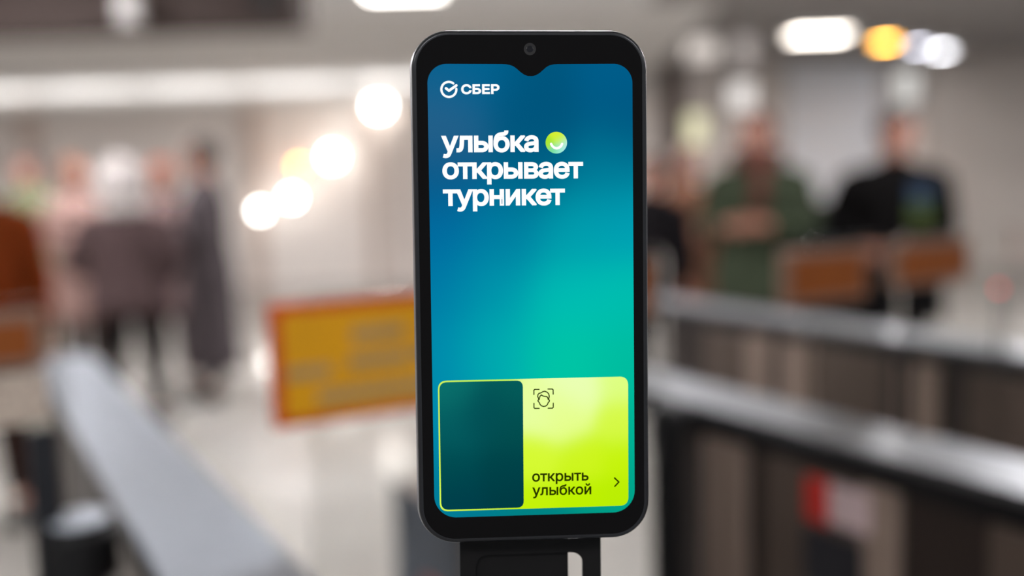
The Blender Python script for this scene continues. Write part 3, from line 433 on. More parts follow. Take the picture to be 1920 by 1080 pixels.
def bez(sp, n=8):
    P = []
    for i in range(len(sp)):
        a = sp[i]; c = sp[(i + 1) % len(sp)]
        p0 = Vector(a[2:4]); p1 = Vector(a[4:6]); p2 = Vector(c[0:2]); p3 = Vector(c[2:4])
        st = abs((p1 - p0).cross(p3 - p0)) + abs((p2 - p0).cross(p3 - p0)) < 1e-6
        m = 1 if st else n
        for k in range(m):
            t = k / m; P.append(p0 * (1 - t) ** 3 + p1 * 3 * t * (1 - t) ** 2 + p2 * 3 * t * t * (1 - t) + p3 * t ** 3)
    return P
def glyph_mesh(ch, off):
    cu = bpy.data.curves.new('glyph', 'CURVE'); cu.dimensions = '2D'; cu.fill_mode = 'BOTH'; cu.resolution_u = 8
    for sp in GLY[ch][1]:
        s = cu.splines.new('BEZIER'); s.bezier_points.add(len(sp) - 1); s.use_cyclic_u = True
        for bp, q in zip(s.bezier_points, sp):
            bp.handle_left_type = bp.handle_right_type = 'FREE'
            bp.handle_left = (q[0], q[1], 0); bp.co = (q[2], q[3], 0); bp.handle_right = (q[4], q[5], 0)
    o = bpy.data.objects.new('glyph', cu); COL.objects.link(o)
    dg = bpy.context.evaluated_depsgraph_get(); me = bpy.data.meshes.new_from_object(o.evaluated_get(dg))
    bpy.data.objects.remove(o); bpy.data.curves.remove(cu)
    return me
def text_line(bm, s, left, right, base, xh, z, off, ref=0.3793, track=None):
    """left/right = photo pixels of ink edges on the base line; xh = pixel height of the small letters"""
    p0 = Vector(S(*left)); p1 = Vector(S(*right)); W = (p1 - p0).length; ex = (p1 - p0).normalized(); ey = Vector((-ex.y, ex.x))
    sc = xh * K / (ref + 2 * off)
    ms = [glyph_mesh(c, off) for c in s]
    n = len(s)
    adv = [GLY[c][0] for c in s]
    l0 = min(v.co.x for v in ms[0].vertices) - off; r1 = max(v.co.x for v in ms[-1].vertices) + off
    sx = 1.0
    if track is None: track = (W / sc - (sum(adv[:-1]) + r1 - l0)) / (n - 1)
    else: sx = W / sc / (sum(adv[:-1]) + track * (n - 1) + r1 - l0)
    x = -l0
    for c, me, a in zip(s, ms, adv):
        vs_ = [bm.verts.new((*(p0 + ex * ((v.co.x + x) * sc * sx) + ey * ((v.co.y + off) * sc)), z * 3)) for v in me.vertices]
        for p in me.polygons:
            try: bm.faces.new([vs_[i] for i in p.vertices])
            except ValueError: pass
        for sp in GLY[c][1]:
            if off: stroke(bm, [tuple(p0 + ex * ((q.x + x) * sc * sx) + ey * ((q.y + off) * sc)) for q in bez(sp)], 2 * off * sc, z, True, True)
        x += a + track
        bpy.data.meshes.remove(me)
WHITE = emi('display_white', (255, 255, 255), 1.05)
bm = bmesh.new()
text_line(bm, 'улыбка', (828, 286), (1010, 285), None, 31, 0.06, 0.024, track=-0.026)
text_line(bm, 'открывает', (829.5, 336), (1093.5, 334.5), None, 31, 0.06, 0.024, track=-0.026)
text_line(bm, 'турникет', (830.5, 386.5), (1059.5, 384.5), None, 31, 0.06, 0.024, track=-0.026)
gfx('heading_lettering', bm, WHITE)
# logo: open ring with a tick, and the word
bm = bmesh.new(); cx, cy = S(841.6, 167.8); Rr = 13.9 * K
stroke(bm, [(cx + Rr * cos(radians(a)), cy + Rr * sin(radians(a))) for a in range(52, 366, 6)], 4.1 * K, 0.06)
stroke(bm, [S(836.2, 165.8), S(841.8, 170.2), S(855.6, 160.4)], 4.8 * K, 0.07)
text_line(bm, 'СБЕР', (864.5, 176.8), (937, 176.4), None, 18.2, 0.06, 0.032, ref=0.5087, track=0.0)
gfx('logo', bm, WHITE)
# smiling face
bm = bmesh.new(); cx, cy = S(1043, 267.6); Rr = 20.3 * K
poly(bm, [(cx + Rr * cos(2 * pi * k / 64), cy + Rr * sin(2 * pi * k / 64)) for k in range(64)], 0.05)
gfx('smiling_face', bm, blend_material('face_gradient', [(cx, cy + 3.2, (214, 240, 50)), (cx - 3, cy, (170, 232, 50)), (cx + 1.5, cy + 0.5, (196, 244, 80)), (cx - 1, cy - 3, (110, 220, 150)), (cx + 3, cy - 1, (170, 232, 240)), (cx + 1, cy - 3.2, (160, 240, 220))], 1.9))
bm = bmesh.new(); stroke(bm, [S(1033.2, 270), S(1035.5, 274), S(1039, 277), S(1043.6, 278.2), S(1048.2, 277), S(1051.8, 274), S(1053.8, 270)], 4.6 * K, 0.08)
gfx('smile_mark', bm, WHITE)
# card
def quad_round(c, r, n=8):
    """rounded quadrilateral through 4 pixel corners (tl,tr,br,bl)"""
    C4 = [Vector(S(*q)) for q in c]; P = []
    for i in range(4):
        p = C4[i]; a = (C4[i - 1] - p).normalized(); b_ = (C4[(i + 1) % 4] - p).normalized()
        rr = r[i] * K if isinstance(r, (list, tuple)) else r * K
        for k in range(n + 1):
            t = k / n; q0 = p + a * rr; q1 = p + b_ * rr; P.append(tuple(q0 * (1 - t) ** 2 * 1 + p * 2 * t * (1 - t) + q1 * t ** 2))
    return P
bm = bmesh.new(); poly(bm, quad_round([(821, 714), (1177.6, 705.8), (1178.2, 947.6), (824.6, 959)], 17), 0.03)
CARD = [(1080, 725, (234, 255, 180)), (1010, 770, (232, 255, 160)), (1060, 780, (230, 255, 140)), (1165, 715, (222, 255, 130)), (1165, 790, (214, 250, 70)), (1000, 860, (214, 250, 50)), (1090, 860, (206, 246, 30)), (1168, 860, (198, 244, 12)),
        (1000, 940, (196, 242, 8)), (1090, 935, (190, 240, 0)), (1165, 930, (186, 238, 4)), (821, 720, (206, 244, 90)), (822, 850, (214, 250, 80)), (826, 955, (214, 250, 80)), (900, 958, (206, 248, 60)), (900, 715, (190, 240, 90))]
gfx('action_card', bm, blend_material('card_gradient', [(*S(x, y), c) for x, y, c in CARD], 7))
bm = bmesh.new(); poly(bm, quad_round([(823.6, 716.8), (980.2, 713.2), (982, 951.4), (827.4, 956)], [15, 13, 13, 15]), 0.06)
gfx('picture_panel', bm, blend_material('panel_gradient', [(*S(x, y), c) for x, y, c in [(835, 725, (10, 112, 108)), (970, 722, (4, 92, 90)), (835, 800, (4, 92, 96)), (910, 780, (2, 78, 84)), (970, 800, (2, 78, 78)), (835, 880, (0, 74, 80)), (960, 880, (0, 66, 72)), (850, 945, (0, 62, 74)), (970, 940, (0, 58, 66))]], 9))
INK = emi('display_ink', (38, 50, 0), 1.0)
def Z(x, y, ox=980, oy=700, s=8.727): return S(ox + x / s, oy + y / s)
bm = bmesh.new()
w = 2.1 * K
for pts in ([(183, 345), (183, 275), (195, 262), (268, 262)], [(412, 256), (485, 256), (497, 268), (498, 340)], [(184, 490), (184, 562), (197, 572), (270, 572)], [(415, 569), (487, 568), (499, 556), (499, 486)]):
    stroke(bm, [Z(*q) for q in pts], w, 0.06)
stroke(bm, [Z(*q) for q in [(266, 430), (256, 405), (246, 378), (250, 345), (268, 325), (300, 318), (330, 298), (362, 292), (400, 308), (425, 335), (435, 370), (430, 400), (420, 428)]], w, 0.06)
stroke(bm, [Z(*q) for q in [(268, 430), (275, 395), (285, 370), (303, 352), (330, 368), (365, 376), (392, 378), (408, 395), (418, 428)]], w, 0.06)
stroke(bm, [Z(*q) for q in [(262, 425), (250, 440), (252, 458), (270, 475), (285, 510), (310, 532), (342, 541), (375, 535), (402, 512), (418, 475), (435, 460), (437, 440), (424, 425)]], w, 0.06)
gfx('face_scan_icon', bm, INK)
bm = bmesh.new()
text_line(bm, 'открыть', (997.6, 903), (1103.5, 900.8), None, 15.8, 0.06, 0.015, track=-0.005)
text_line(bm, 'улыбкой', (998.2, 929), (1108.6, 926.6), None, 15.8, 0.06, 0.015, track=-0.005)
gfx('card_lettering', bm, INK)
bm = bmesh.new(); stroke(bm, [S(1152.2, 896), S(1160.2, 903.6), S(1152.6, 911.6)], 2.8 * K, 0.06)
gfx('arrow_mark', bm, INK)

# ---- the stand that carries the phone
base = PH_M @ Vector((-0.0009, -0.09, -0.0125))
stand = thing('phone_stand', 'black flat metal bracket and post holding the smartphone up from the steel rail', 'stand', (base.x, base.y, 1.05), 0)
inv = stand.matrix_world.inverted() if False else Matrix.Translation(-Vector((base.x, base.y, 1.05)))
M_blk = mat('black_powder_coat', (4, 3, 3), 0.6, spec=0.2, var=0.05, scale=200, bump=0.02)
def outline_frame(bm, outer, inner, z0, z1):
    """plate with a hole; outer and inner have the same vertex count"""
    n = len(outer); R4 = []
    for P_, z in ((outer, z1), (inner, z1), (inner, z0), (outer, z0)): R4.append([bm.verts.new((x, y, z)) for x, y in P_])
    for i in range(4):
        A, B = R4[i], R4[(i + 1) % 4]
        for k in range(n): bm.faces.new((A[k], A[(k + 1) % n], B[(k + 1) % n], B[k]))
bm = bmesh.new()
outline_frame(bm, rrect(-25.6, -150, 23.7, -20, 2.5, 6), rrect(-20.2, -134, 17.3, -91.8, 4, 6), -11.6, -9.4)
scaled(bm); bm.transform(inv @ PH_M); obj('bracket_plate', bm, M_blk, stand)
bm = bmesh.new(); add_box(bm, (-4.6, -112, -12.6), (34, 44, 3), bevel=0.6)
scaled(bm); bm.transform(inv @ PH_M); obj('cable_box', bm, M_blk, stand)
bm = bmesh.new()
for yy in (-60, -20): add_box(bm, (-1, yy, -10.6), (60, 9, 2.2), bevel=0.6)
scaled(bm); bm.transform(inv @ PH_M); obj('clamp_arm', bm, M_blk, stand)
ft = PH_M @ Vector((-0.0009, -0.148, -0.0105)) - Vector((base.x, base.y, 1.05))
bm = bmesh.new(); add_box(bm, (ft.x, ft.y + 0.002, (ft.z + 0.01) / 2 + 0.003), (0.05, 0.012, ft.z + 0.012), bevel=0.002); obj('stand_post', bm, M_blk, stand)
bm = bmesh.new(); add_box(bm, (ft.x, ft.y, 0.0035), (0.085, 0.07, 0.006), ANG, bevel=0.002); obj('base_plate', bm, M_blk, stand)

# ================================================================== TURNSTILES
M_top = mat('rail_steel', (112, 113, 117), 0.38, metal=0.85, var=0.05, scale=40)
M_top0 = mat('pale_rail_steel', (160, 166, 175), 0.42, metal=0.8, var=0.05, scale=40)
M_under = mat('black_rail_trim', (12, 12, 13), 0.5)
M_panel = mat('brown_steel_panel', (88, 76, 68), 0.4, metal=0.15, var=0.06, scale=6)
M_panel2 = mat('pale_steel_panel', (150, 132, 120), 0.4, metal=0.15, var=0.05, scale=6)
M_post = mat('black_post', (44, 36, 32), 0.5)
RZ = 1.05
def turnstile(v0, v1, u0, u1, label, bodies, top=M_top):
    t = thing('turnstile', label, 'turnstile', UV((u0 + u1) / 2, (v0 + v1) / 2), ANG, 'steel turnstile rails')
    L = u1 - u0; W = v1 - v0; um = (u0 + u1) / 2
    # local x across (v), local y along (u)
    pts = []
    for a in range(0, 181, 15): pts.append((W / 2 * cos(radians(a)), L / 2 - W / 2 + W / 2 * sin(radians(a))))
    for a in range(180, 361, 15): pts.append((W / 2 * cos(radians(a)), -L / 2 + W / 2 + W / 2 * sin(radians(a))))
    bm = bmesh.new(); add_prism(bm, pts, RZ - 0.012, RZ); bmesh.ops.bevel(bm, geom=[e for e in bm.edges if abs(e.verts[0].co.z - RZ) < 1e-5 and abs(e.verts[1].co.z - RZ) < 1e-5], offset=0.004, segments=2, affect='EDGES')
    obj('rail_top', bm, top, t)
    bm = bmesh.new(); add_prism(bm, [(x * 0.96, y * 0.998) for x, y in pts], RZ - 0.042, RZ - 0.012); obj('rail_trim', bm, M_under, t)
    for (a, b_, m, inset) in bodies:
        if inset == 'foot':
            obj('foot_box', box((0, (a + b_) / 2 - um, 0.31), (W * 0.94, b_ - a, 0.62), bevel=0.004), m, t)
            obj('foot_post', box((0, a + 0.03 - um, 0.812), (0.04, 0.04, 0.392)), M_post, t); continue
        bm = bmesh.new(); add_box(bm, (0, (a + b_) / 2 - um, (RZ - 0.042) / 2 + 0.01), (W * 0.94 - inset, b_ - a - 0.004, RZ - 0.07), bevel=0.004)
        add_box(bm, (0, (a + b_) / 2 - um, 0.02), (W * 0.8, b_ - a - 0.004, 0.04))
        add_box(bm, (0, (a + b_) / 2 - um, RZ - 0.052), (W * 0.8, b_ - a - 0.004, 0.025))
        obj('side_panel' if m is not M_post else 'body_post', bm, m, t)
    return t
B1 = []
seq = [(1.22, 1.165, M_post), (1.165, 1.07, M_panel2), (1.07, 1.03, M_post), (1.03, 0.86, M_panel), (0.86, 0.80, M_panel2), (0.80, 0.68, M_post), (0.68, 0.6, M_panel), (0.6, 0.3, M_panel2), (0.3, -0.3, M_panel)]
B1 = [(b_, a, m, 0.012 if m is M_post else 0) for a, b_, m in seq]
t1 = turnstile(0.99, 1.115, -0.6, 2.44, 'steel-topped turnstile rail running to the right edge just behind the phone', B1 + [(1.95, 2.4, M_panel, 'foot')])
seq = [(2.28, 2.05, M_post), (2.05, 1.9, M_panel), (1.9, 1.25, M_post), (1.25, 0.9, M_panel), (0.9, 0.1, M_panel2), (0.1, -0.4, M_panel)]
t0 = turnstile(0.15, 0.267, -0.5, 2.36, 'pale steel turnstile rail crossing the lower left and passing under the phone stand', [(b_, a, m, 0.012 if m is M_post else 0) for a, b_, m in seq], M_top0)
seq = [(2.2, 2.02, M_post), (2.02, 1.86, M_panel), (1.86, 1.78, M_panel2), (1.78, 1.74, M_post), (1.74, 1.64, M_panel2), (1.64, 1.44, M_panel), (1.44, 1.36, M_post), (1.36, 1.30, M_panel2), (1.30, 1.24, M_post), (1.24, 0.9, M_panel), (0.9, -0.2, M_panel2)]
t2 = turnstile(1.73, 1.855, -0.6, 2.62, 'farther steel turnstile rail behind the nearest one on the right', [(b_, a, m, 0.012 if m is M_post else 0) for a, b_, m in seq])

# stickers on the near right turnstile (parts of it)
def on_side(t, u, v, z0, z1, w, m, name, um, off=0.0, th=0.004):
    bm = bmesh.new(); add_box(bm, (v, u - um, (z0 + z1) / 2), (th, w, z1 - z0), bevel=0.001); return obj(name, bm, m, t)
um1 = (-0.6 + 2.44) / 2; xl = -(1.115 - 0.99) / 2
M_red = mat('red_sticker', (190, 45, 40), 0.5); M_pw = mat('pale_sticker', (200, 178, 178), 0.5)
o = on_side(t1, 0.945, xl + 0.001, 0.965, 1.035 - 0.065, 0.05, M_red, 'red_sticker', um1) if False else None
o = on_side(t1, 0.925, xl, 0.935, 0.995, 0.04, M_red, 'red_sticker', um1); o['label'] = 'red label on the side panel'
o = on_side(t1, 0.872, xl, 0.94, 0.995, 0.065, M_pw, 'white_sticker', um1); o['label'] = 'whitish label beside the red one'
o = on_side(t1, 0.90, xl, 0.845, 0.925, 0.10, mat('dark_grey_display', (40, 40, 44), 0.4), 'ticket_reader', um1); o['label'] = 'dark grey reader window'
# dark blue poster face on the far foot of that turnstile
o = on_side(t1, 2.2, xl, 0.12, 0.62, 0.40, mat('blue_grey_poster', (52, 62, 76), 0.5, var=0.2, scale=8), 'poster_panel', um1); o['label'] = 'dark blue-grey printed panel'
o = on_side(t1, 2.14, xl - .003, 0.14, 0.42, 0.16, mat('red_brown_print', (150, 70, 58), 0.5, var=0.2, scale=8), 'printed_patch', um1); o['label'] = 'red-brown printed patch'

# ---- swing leaves of clear plastic with the warning signs
M_clear = glass('clear_plastic')
M_or = mat('orange_red_border', (186, 74, 10), 0.5); M_ye = mat('yellow_sign_face', (206, 146, 0), 0.5, var=0.03)
M_ob = mat('orange_brown_back', (128, 66, 12), 0.5, var=0.04); M_gt = mat('worn_grey_print', (158, 132, 86), 0.6)
M_pale = mat('pale_edge', (128, 100, 84), 0.5)
M_capl = mat('bright_cap_steel', (205, 212, 222), 0.35, metal=0.5)
def leaf(u, v0, v1, s0, s1, front, label, hinge, name='gate_leaf', ang=0.0, strips=None, hz=1.045, zt=1.282, zb=1.153, hr=0.03):
    """leaf spans v0..v1, sign s0..s1; hinge at v0 or v1"""
    hv = v0 if hinge < 0 else v1
    t = thing(name, label, 'gate leaf', UV(u, hv), ANG + ang, 'glass swing leaves of the turnstiles')
    def vx(v): return v - hv
    bm = bmesh.new(); add_prism(bm, rrect(vx(v0) + 0.02, 0.46, vx(v1) , zt + 0.012, 0.02, 5), -0.004, 0.004); bm.transform(Matrix.Rotation(pi / 2, 4, 'X'))
    obj('clear_panel', bm, M_clear, t)
    w = s1 - s0; cx = vx((s0 + s1) / 2); cz = (zt + zb) / 2; h = zt - zb
    bm = bmesh.new(); add_box(bm, (cx, 0, cz), (w, 0.018, h), bevel=0.003)
    bd = obj('sign_board', bm, M_or if front else M_pale, t)
    fm = M_ye if front else M_ob
    e = 0.0105 if front else 0.011
    bm = bmesh.new(); add_box(bm, (cx, -0.0095, cz), (w - 2 * e, 0.002, h - 2 * e)); obj('sign_face', bm, fm, bd)
    if strips:
        bm = bmesh.new()
        for (a, b_, zc, hh) in strips:
            add_box(bm, (vx(s0) + (a + b_) / 2, -0.0112, cz + zc), (b_ - a, 0.001, hh), bevel=0.0004)
        obj('sign_lettering', bm, M_gt, bd)
    # hinge column beside the rail
    hx = 0.0
    bm = bmesh.new(); add_lathe(bm, [(0.026, 0.45), (0.026, hz - 0.065), (hr, hz - 0.06), (hr, hz - 0.01), (hr - 0.008, hz)], (hx, 0, 0), 28); obj('hinge_post', bm, M_under, t, False)
    bm = bmesh.new(); add_lathe(bm, [(hr - 0.009, hz), (hr - 0.009, hz + 0.004), (0.012, hz + 0.008)], (hx, 0, 0), 28); c = obj('hinge_cap', bm, M_under if hr < 0.035 else M_capl, t)
    # arm that fixes the hinge to the rail body
    dv = 0.03 if hinge > 0 else -0.03
    for zz in (0.52, 0.70): obj('hinge_arm', box((hx + dv * 0.6, 0, zz), (0.036, 0.03, 0.03), bevel=0.003), M_post, t)
    return t
q1 = UV(1.0, 0.28)
leaf(1.0, 0.30, 0.58, 0.283, 0.487, True, 'clear gate leaf with the yellow red-bordered warning sign, left of the phone', -1, hz=0.78,
     strips=[(0.085, 0.145, 0.026, 0.014), (0.012, 0.060, -0.008, 0.013), (0.080, 0.150, -0.003, 0.014), (0.155, 0.19, 0.0, 0.014), (0.045, 0.19, -0.036, 0.014)])
leaf(1.2, 0.64, 0.955, 0.72, 0.93, False, 'clear gate leaf with an orange sign peeking out just right of the phone', 1, zb=1.19)
lf = leaf(1.14, -0.20, 0.105, -0.14, 0.085, False, 'clear gate leaf with an orange-brown sign at the left edge of the photo', 1, zb=1.222, hr=0.04, hz=1.05)
bm = bmesh.new(); add_box(bm, (-0.1325, 0, 1.19), (0.225, 0.012, 0.055), bevel=0.002); o = obj('reflection_strip', bm, mat('pale_reflection', (178, 164, 150), 0.6, var=0.25, scale=220), lf); o['label'] = 'pale dotted strip standing for a reflection under the sign'  # reflection below the sign, painted as a pale strip
bm = bmesh.new(); add_box(bm, (-0.03, 0, 0.80), (0.03, 0.02, 0.71), bevel=0.003); obj('leaf_post', bm, mat('blue_black_post', (26, 28, 32), 0.5), lf)
leaf(1.12, 1.15, 1.35, 1.118, 1.30, False, 'clear gate leaf with a brown-orange sign, wider of the two right of the green jacket', -1, zb=1.195, hz=0.78)
leaf(1.12, 1.37, 1.695, 1.365, 1.56, False, 'clear gate leaf with a brown-orange sign, under the person in the black coat', 1, zb=1.205, hz=0.78)
leaf(1.16, 1.88, 2.1, 1.66, 1.72, True, 'clear gate leaf with a yellow sign cut by the right edge', -1) if False else None

# round red indicator on the farther right rail
p = at(1873, 541, 1.72)
t = thing('indicator_lamp', 'small red indicator light standing at the right edge above the farther rail', 'indicator light', (p.x, p.y, RZ))
bm = bmesh.new(); add_lathe(bm, [(0.012, 0.0), (0.003, 0.01), (0.003, p.z - RZ - 0.004)], (0, 0, 0), 16); obj('lamp_stem', bm, M_under, t)
bm = bmesh.new(); add_sphere(bm, (0, 0, p.z - RZ), (0.0045, 0.0045, 0.0045), 12, 8); obj('red_lens', bm, emi('red_led', (255, 30, 30), 2.8), t, True)

# fittings at the dark beam
for (px, x0, x1, yb, m, lab) in ((245, 226, 264, 46, mat('pale_grey_fitting', (190, 186, 184), 0.6), 'pale grey box hanging from the dark beam at the top left'), (497, 478, 516, 18, mat('black_fitting', (14, 13, 13), 0.6), 'black box hanging from the ceiling beam, right of the pale grey one')):
    a = at(x0, yb, 6.0); b_ = at(x1, yb, 6.0)
    t = thing('hanging_box', lab, 'ceiling fitting', ((a.x + b_.x) / 2, 6.0, a.z), 0)
    bm = bmesh.new(); add_box(bm, (0, 0, 0.1), (b_.x - a.x, 0.14, 0.2), bevel=0.01); obj('housing', bm, m, t)
    bm = bmesh.new(); add_tube(bm, [(0, 0, 0.2), (0, 0, CEIL - a.z)], 0.02); obj('hanger_rod', bm, m, t)

# black counter
a = at(1432, 382, 6.3); b_ = at(1622, 382, 6.3)
t = thing('inspection_counter', 'low black counter standing between the two people on the right', 'counter', ((a.x + b_.x) / 2, 6.3, 0))
w = b_.x - a.x
obj('counter_body', box((0, 0.25, a.z / 2 - 0.02), (w, 0.5, a.z - 0.04), bevel=0.01), mat('black_counter', (14, 14, 16), 0.5), t)
obj('counter_top', box((0, 0.25, a.z - 0.02), (w + 0.06, 0.56, 0.04), bevel=0.008), mat('counter_edge', (22, 22, 24), 0.4), t)

# ================================================================== PEOPLE
SKIN = mat('skin', (138, 94, 78), 0.55, var=0.04, scale=8)
def skin_mesh(name, verts, edges, root, m, parent, levels=1):
    me = bpy.data.meshes.new(name); me.from_pydata([v[:3] for v in verts], edges, [])
    o = bpy.data.objects.new(name, me); COL.objects.link(o)
    md = o.modifiers.new('skin', 'SKIN'); md.use_smooth_shade = True
    for i, v in enumerate(verts):
        sv = me.skin_vertices[0].data[i]; r = v[3]
        sv.radius = r if isinstance(r, tuple) else (r, r); sv.use_root = (i == root)
    if levels:
        sb = o.modifiers.new('sub', 'SUBSURF'); sb.levels = levels; sb.render_levels = levels
    dg = bpy.context.evaluated_depsgraph_get(); nm = bpy.data.meshes.new_from_object(o.evaluated_get(dg))
    bpy.data.objects.remove(o); bpy.data.meshes.remove(me)
    nm.name = name; nm.materials.clear(); nm.materials.append(m)
    for p in nm.polygons: p.use_smooth = True
    return link(bpy.data.objects.new(name, nm), parent)

def person(label, pos, heading, h, coat, coat_len, trousers, hair, hat=None, scarf=None, arms=('down', 'down'), hair_long=False, wide=1.0, bag=None, stride=0.0, spread=1.0, lean=0.0, patch=None, shoes=(24, 22, 22), group=None):
    """local -Y is the way the person faces; pos = floor point; heading = rotation about z"""
    t = thing('person', label, 'person', (pos[0], pos[1], 0), heading, group)
    H = h; W = wide
    def P(x, y, z, r): 
        yy = y + (-lean * max(0, z - 0.52) if z > 0.52 else 0)
        if isinstance(r, tuple): r = (r[0] * H, r[1] * H)
        else: r = r * H
        return (x * H, yy * H, z * H, r)
    vs_ = []; es = []
    def chain(pts, start=None):
        prev = start
        for p in pts:
            vs_.append(P(*p)); i = len(vs_) - 1
            if prev is not None: es.append((prev, i))
            prev = i
        return prev
    root = chain([(0, 0.005, 0.52, (0.085 * W, 0.065))])
    waist = chain([(0, 0, 0.60, (0.075 * W, 0.058))], root)
    chest = chain([(0, 0, 0.71, (0.088 * W, 0.066))], waist)
    shl = chain([(0, 0.005, 0.79, (0.075 * W, 0.05))], chest)
    neck = chain([(0, 0.008, 0.835, 0.034), (0, 0.004, 0.868, 0.034)], shl)
    # head: base, jaw, cheek, brow, crown
    hd = chain([(0, -0.002, 0.895, (0.042, 0.048)), (0, -0.002, 0.930, (0.047, 0.056)), (0, 0.004, 0.965, (0.042, 0.052)), (0, 0.006, 0.988, (0.022, 0.026))], neck)
    hb = hd - 2
    chain([(0, -0.060, 0.922, 0.007)], hb)                       # nose
    for s in (-1, 1): chain([(s * 0.049, 0.004, 0.925, 0.007)], hb)  # ears
    chain([(0, -0.044, 0.886, 0.014)], hd - 3)                   # chin
    hands = []; sleeves = []
    for s, mode in zip((-1, 1), arms):
        sh = (s * 0.105 * W, 0.005, 0.785, 0.035)
        if mode == 'down': el = (s * 0.135 * W, 0.015, 0.62, 0.026); wr = (s * 0.140 * W, -0.03, 0.475, 0.017); d = (0, -0.15, -1)
        elif mode == 'front': el = (s * 0.135 * W, 0.01, 0.63, 0.026); wr = (s * 0.055 * W, -0.125, 0.64, 0.017); d = (-s * 0.75, -0.6, 0.1)
        elif mode == 'up': el = (s * 0.14 * W, -0.05, 0.66, 0.026); wr = (s * 0.06 * W, -0.13, 0.76, 0.017); d = (-s * 0.3, -0.4, 0.8)
        else: el = (s * 0.145 * W, 0.04, 0.63, 0.026); wr = (s * 0.10 * W, -0.06, 0.56, 0.017); d = (-s * 0.6, -0.8, -0.2)
        a = chain([sh, el, wr], shl)
        dv = Vector(d).normalized(); side = dv.cross(Vector((0, 1, 0.2))).normalized()
        w_ = Vector(wr[:3]); palm = w_ + dv * 0.03
        pi_ = chain([(*palm, (0.019, 0.010))], a)
        for k, ln in enumerate((0.038, 0.044, 0.041, 0.032)):
            o_ = side * (k - 1.5) * 0.0105
            b0 = palm + dv * 0.018 + o_; b1 = palm + dv * (0.018 + ln * 0.6) + o_ * 1.1 + Vector((0, -0.004, 0)); b2 = palm + dv * (0.018 + ln) + o_ * 1.1 + Vector((0, -0.012, 0))
            chain([(*b0, 0.0056), (*b1, 0.0052), (*b2, 0.0044)], pi_)
        th = palm - side * 0.022 + dv * 0.004
        chain([(*th, 0.006), (*(th - side * 0.008 + dv * 0.02), 0.005)], pi_)
        sleeves.append((sh, el, wr))
    legs = []
    for s in (-1, 1):
        f = s * stride
        pts = [(s * 0.052, 0.0, 0.485, 0.052), (s * 0.056 * (1 + spread) / 2, -f * 0.5 - 0.008, 0.275, 0.034), (s * 0.060 * spread, -f + 0.01, 0.05, 0.022)]
        a = chain(pts, root); chain([(s * 0.060 * spread, -f - 0.05, 0.018, 0.018)], a)
        legs.append(pts)
    body = skin_mesh('person_body', vs_, es, 0, SKIN, t, 2)
    body.data.materials.append(mat('eye_dark', (30, 22, 20), 0.3)); body.data.materials.append(mat('lips', (120, 60, 54), 0.5))
    ly = -lean * 0.40
    for pl in body.data.polygons:
        c = pl.center / H
        if c.y < ly - 0.02:
            if 0.930 < c.z < 0.9365 and 0.013 < abs(c.x) < 0.025: pl.material_index = 1
            elif 0.899 < c.z < 0.906 and abs(c.x) < 0.014: pl.material_index = 2
    # trousers
    vs_ = []; es = []
    r0 = chain([(0, 0.006, 0.525, (0.098 * W, 0.078))]); chain([(0, 0.004, 0.58, (0.094 * W, 0.072))], r0)
    for pts in legs:
        chain([(pts[0][0], pts[0][1], pts[0][2], 0.062), (pts[1][0], pts[1][1], pts[1][2], 0.045), (pts[2][0], pts[2][1], 0.055, 0.036)], r0)
    skin_mesh('trousers', vs_, es, 0, mat('cloth_%d_%d_%d' % trousers, trousers, 0.9, var=0.1, scale=30, spec=0.05), t)
    # shoes
    for pts in legs:
        x, y = pts[2][0] * H, pts[2][1] * H
        bm = bmesh.new(); rings = []
        for (yy, ww, hh) in ((0.055, 0.03, 0.07), (0.03, 0.04, 0.095), (-0.02, 0.042, 0.085), (-0.09, 0.05, 0.06), (-0.15, 0.046, 0.045), (-0.19, 0.026, 0.03)):
            rings.append([bm.verts.new((x + ww * cx_, y + yy - 0.02, 0.003 + hh * cz_)) for cx_, cz_ in ((-1, 0), (-1.02, 0.45), (-0.7, 0.9), (0, 1), (0.7, 0.9), (1.02, 0.45), (1, 0))])
        for A, B in zip(rings, rings[1:]):
            for k in range(7): bm.faces.new((A[k], A[(k + 1) % 7], B[(k + 1) % 7], B[k]))
        bm.faces.new(rings[0]); bm.faces.new(rings[-1][::-1])
        obj('shoe', bm, mat('shoe_%d' % shoes[0], shoes, 0.5), t, True)
    # coat
    cm = mat('coat_%d_%d_%d' % coat, coat, 0.95, var=0.12, scale=24, bump=0.3, spec=0.05)
    def yl(z): return -lean * max(0, z - 0.52)
    prof = [(0.846, 0.040, 0.044, 0.008), (0.835, 0.050, 0.050, 0.008), (0.822, 0.078 * W, 0.056, 0.008), (0.805, 0.108 * W, 0.066, 0.007), (0.78, 0.124 * W, 0.076, 0.005), (0.74, 0.122 * W, 0.084, 0.002), (0.69, 0.114 * W, 0.088, 0.0), (0.63, 0.106 * W, 0.086, 0.0), (0.58, 0.108 * W, 0.086, 0.003), (0.52, 0.118 * W, 0.094, 0.005)]
    z = 0.52; flare = 0.0
    while z - 0.05 > coat_len - 0.02:
        z -= 0.05; flare += 0.002; prof.append((z, 0.120 * W + flare, 0.096 + flare, 0.005))
    prof.append((z + 0.004, prof[-1][1] - 0.012, prof[-1][2] - 0.012, 0.005))
    bm = bmesh.new(); rings = []; SEG = 28
    for (zz, rx, ry, yo) in prof:
        ring = []
        for k in range(SEG):
            a = 2 * pi * k / SEG
            fold = 1 + (0.025 * sin(5 * a + zz * 9) + 0.015 * sin(9 * a - zz * 17)) * (1 if zz < 0.8 else 0)
            ring.append(bm.verts.new((rx * fold * cos(a) * H, (ry * fold * sin(a) + yo + yl(zz)) * H, zz * H)))
        rings.append(ring)
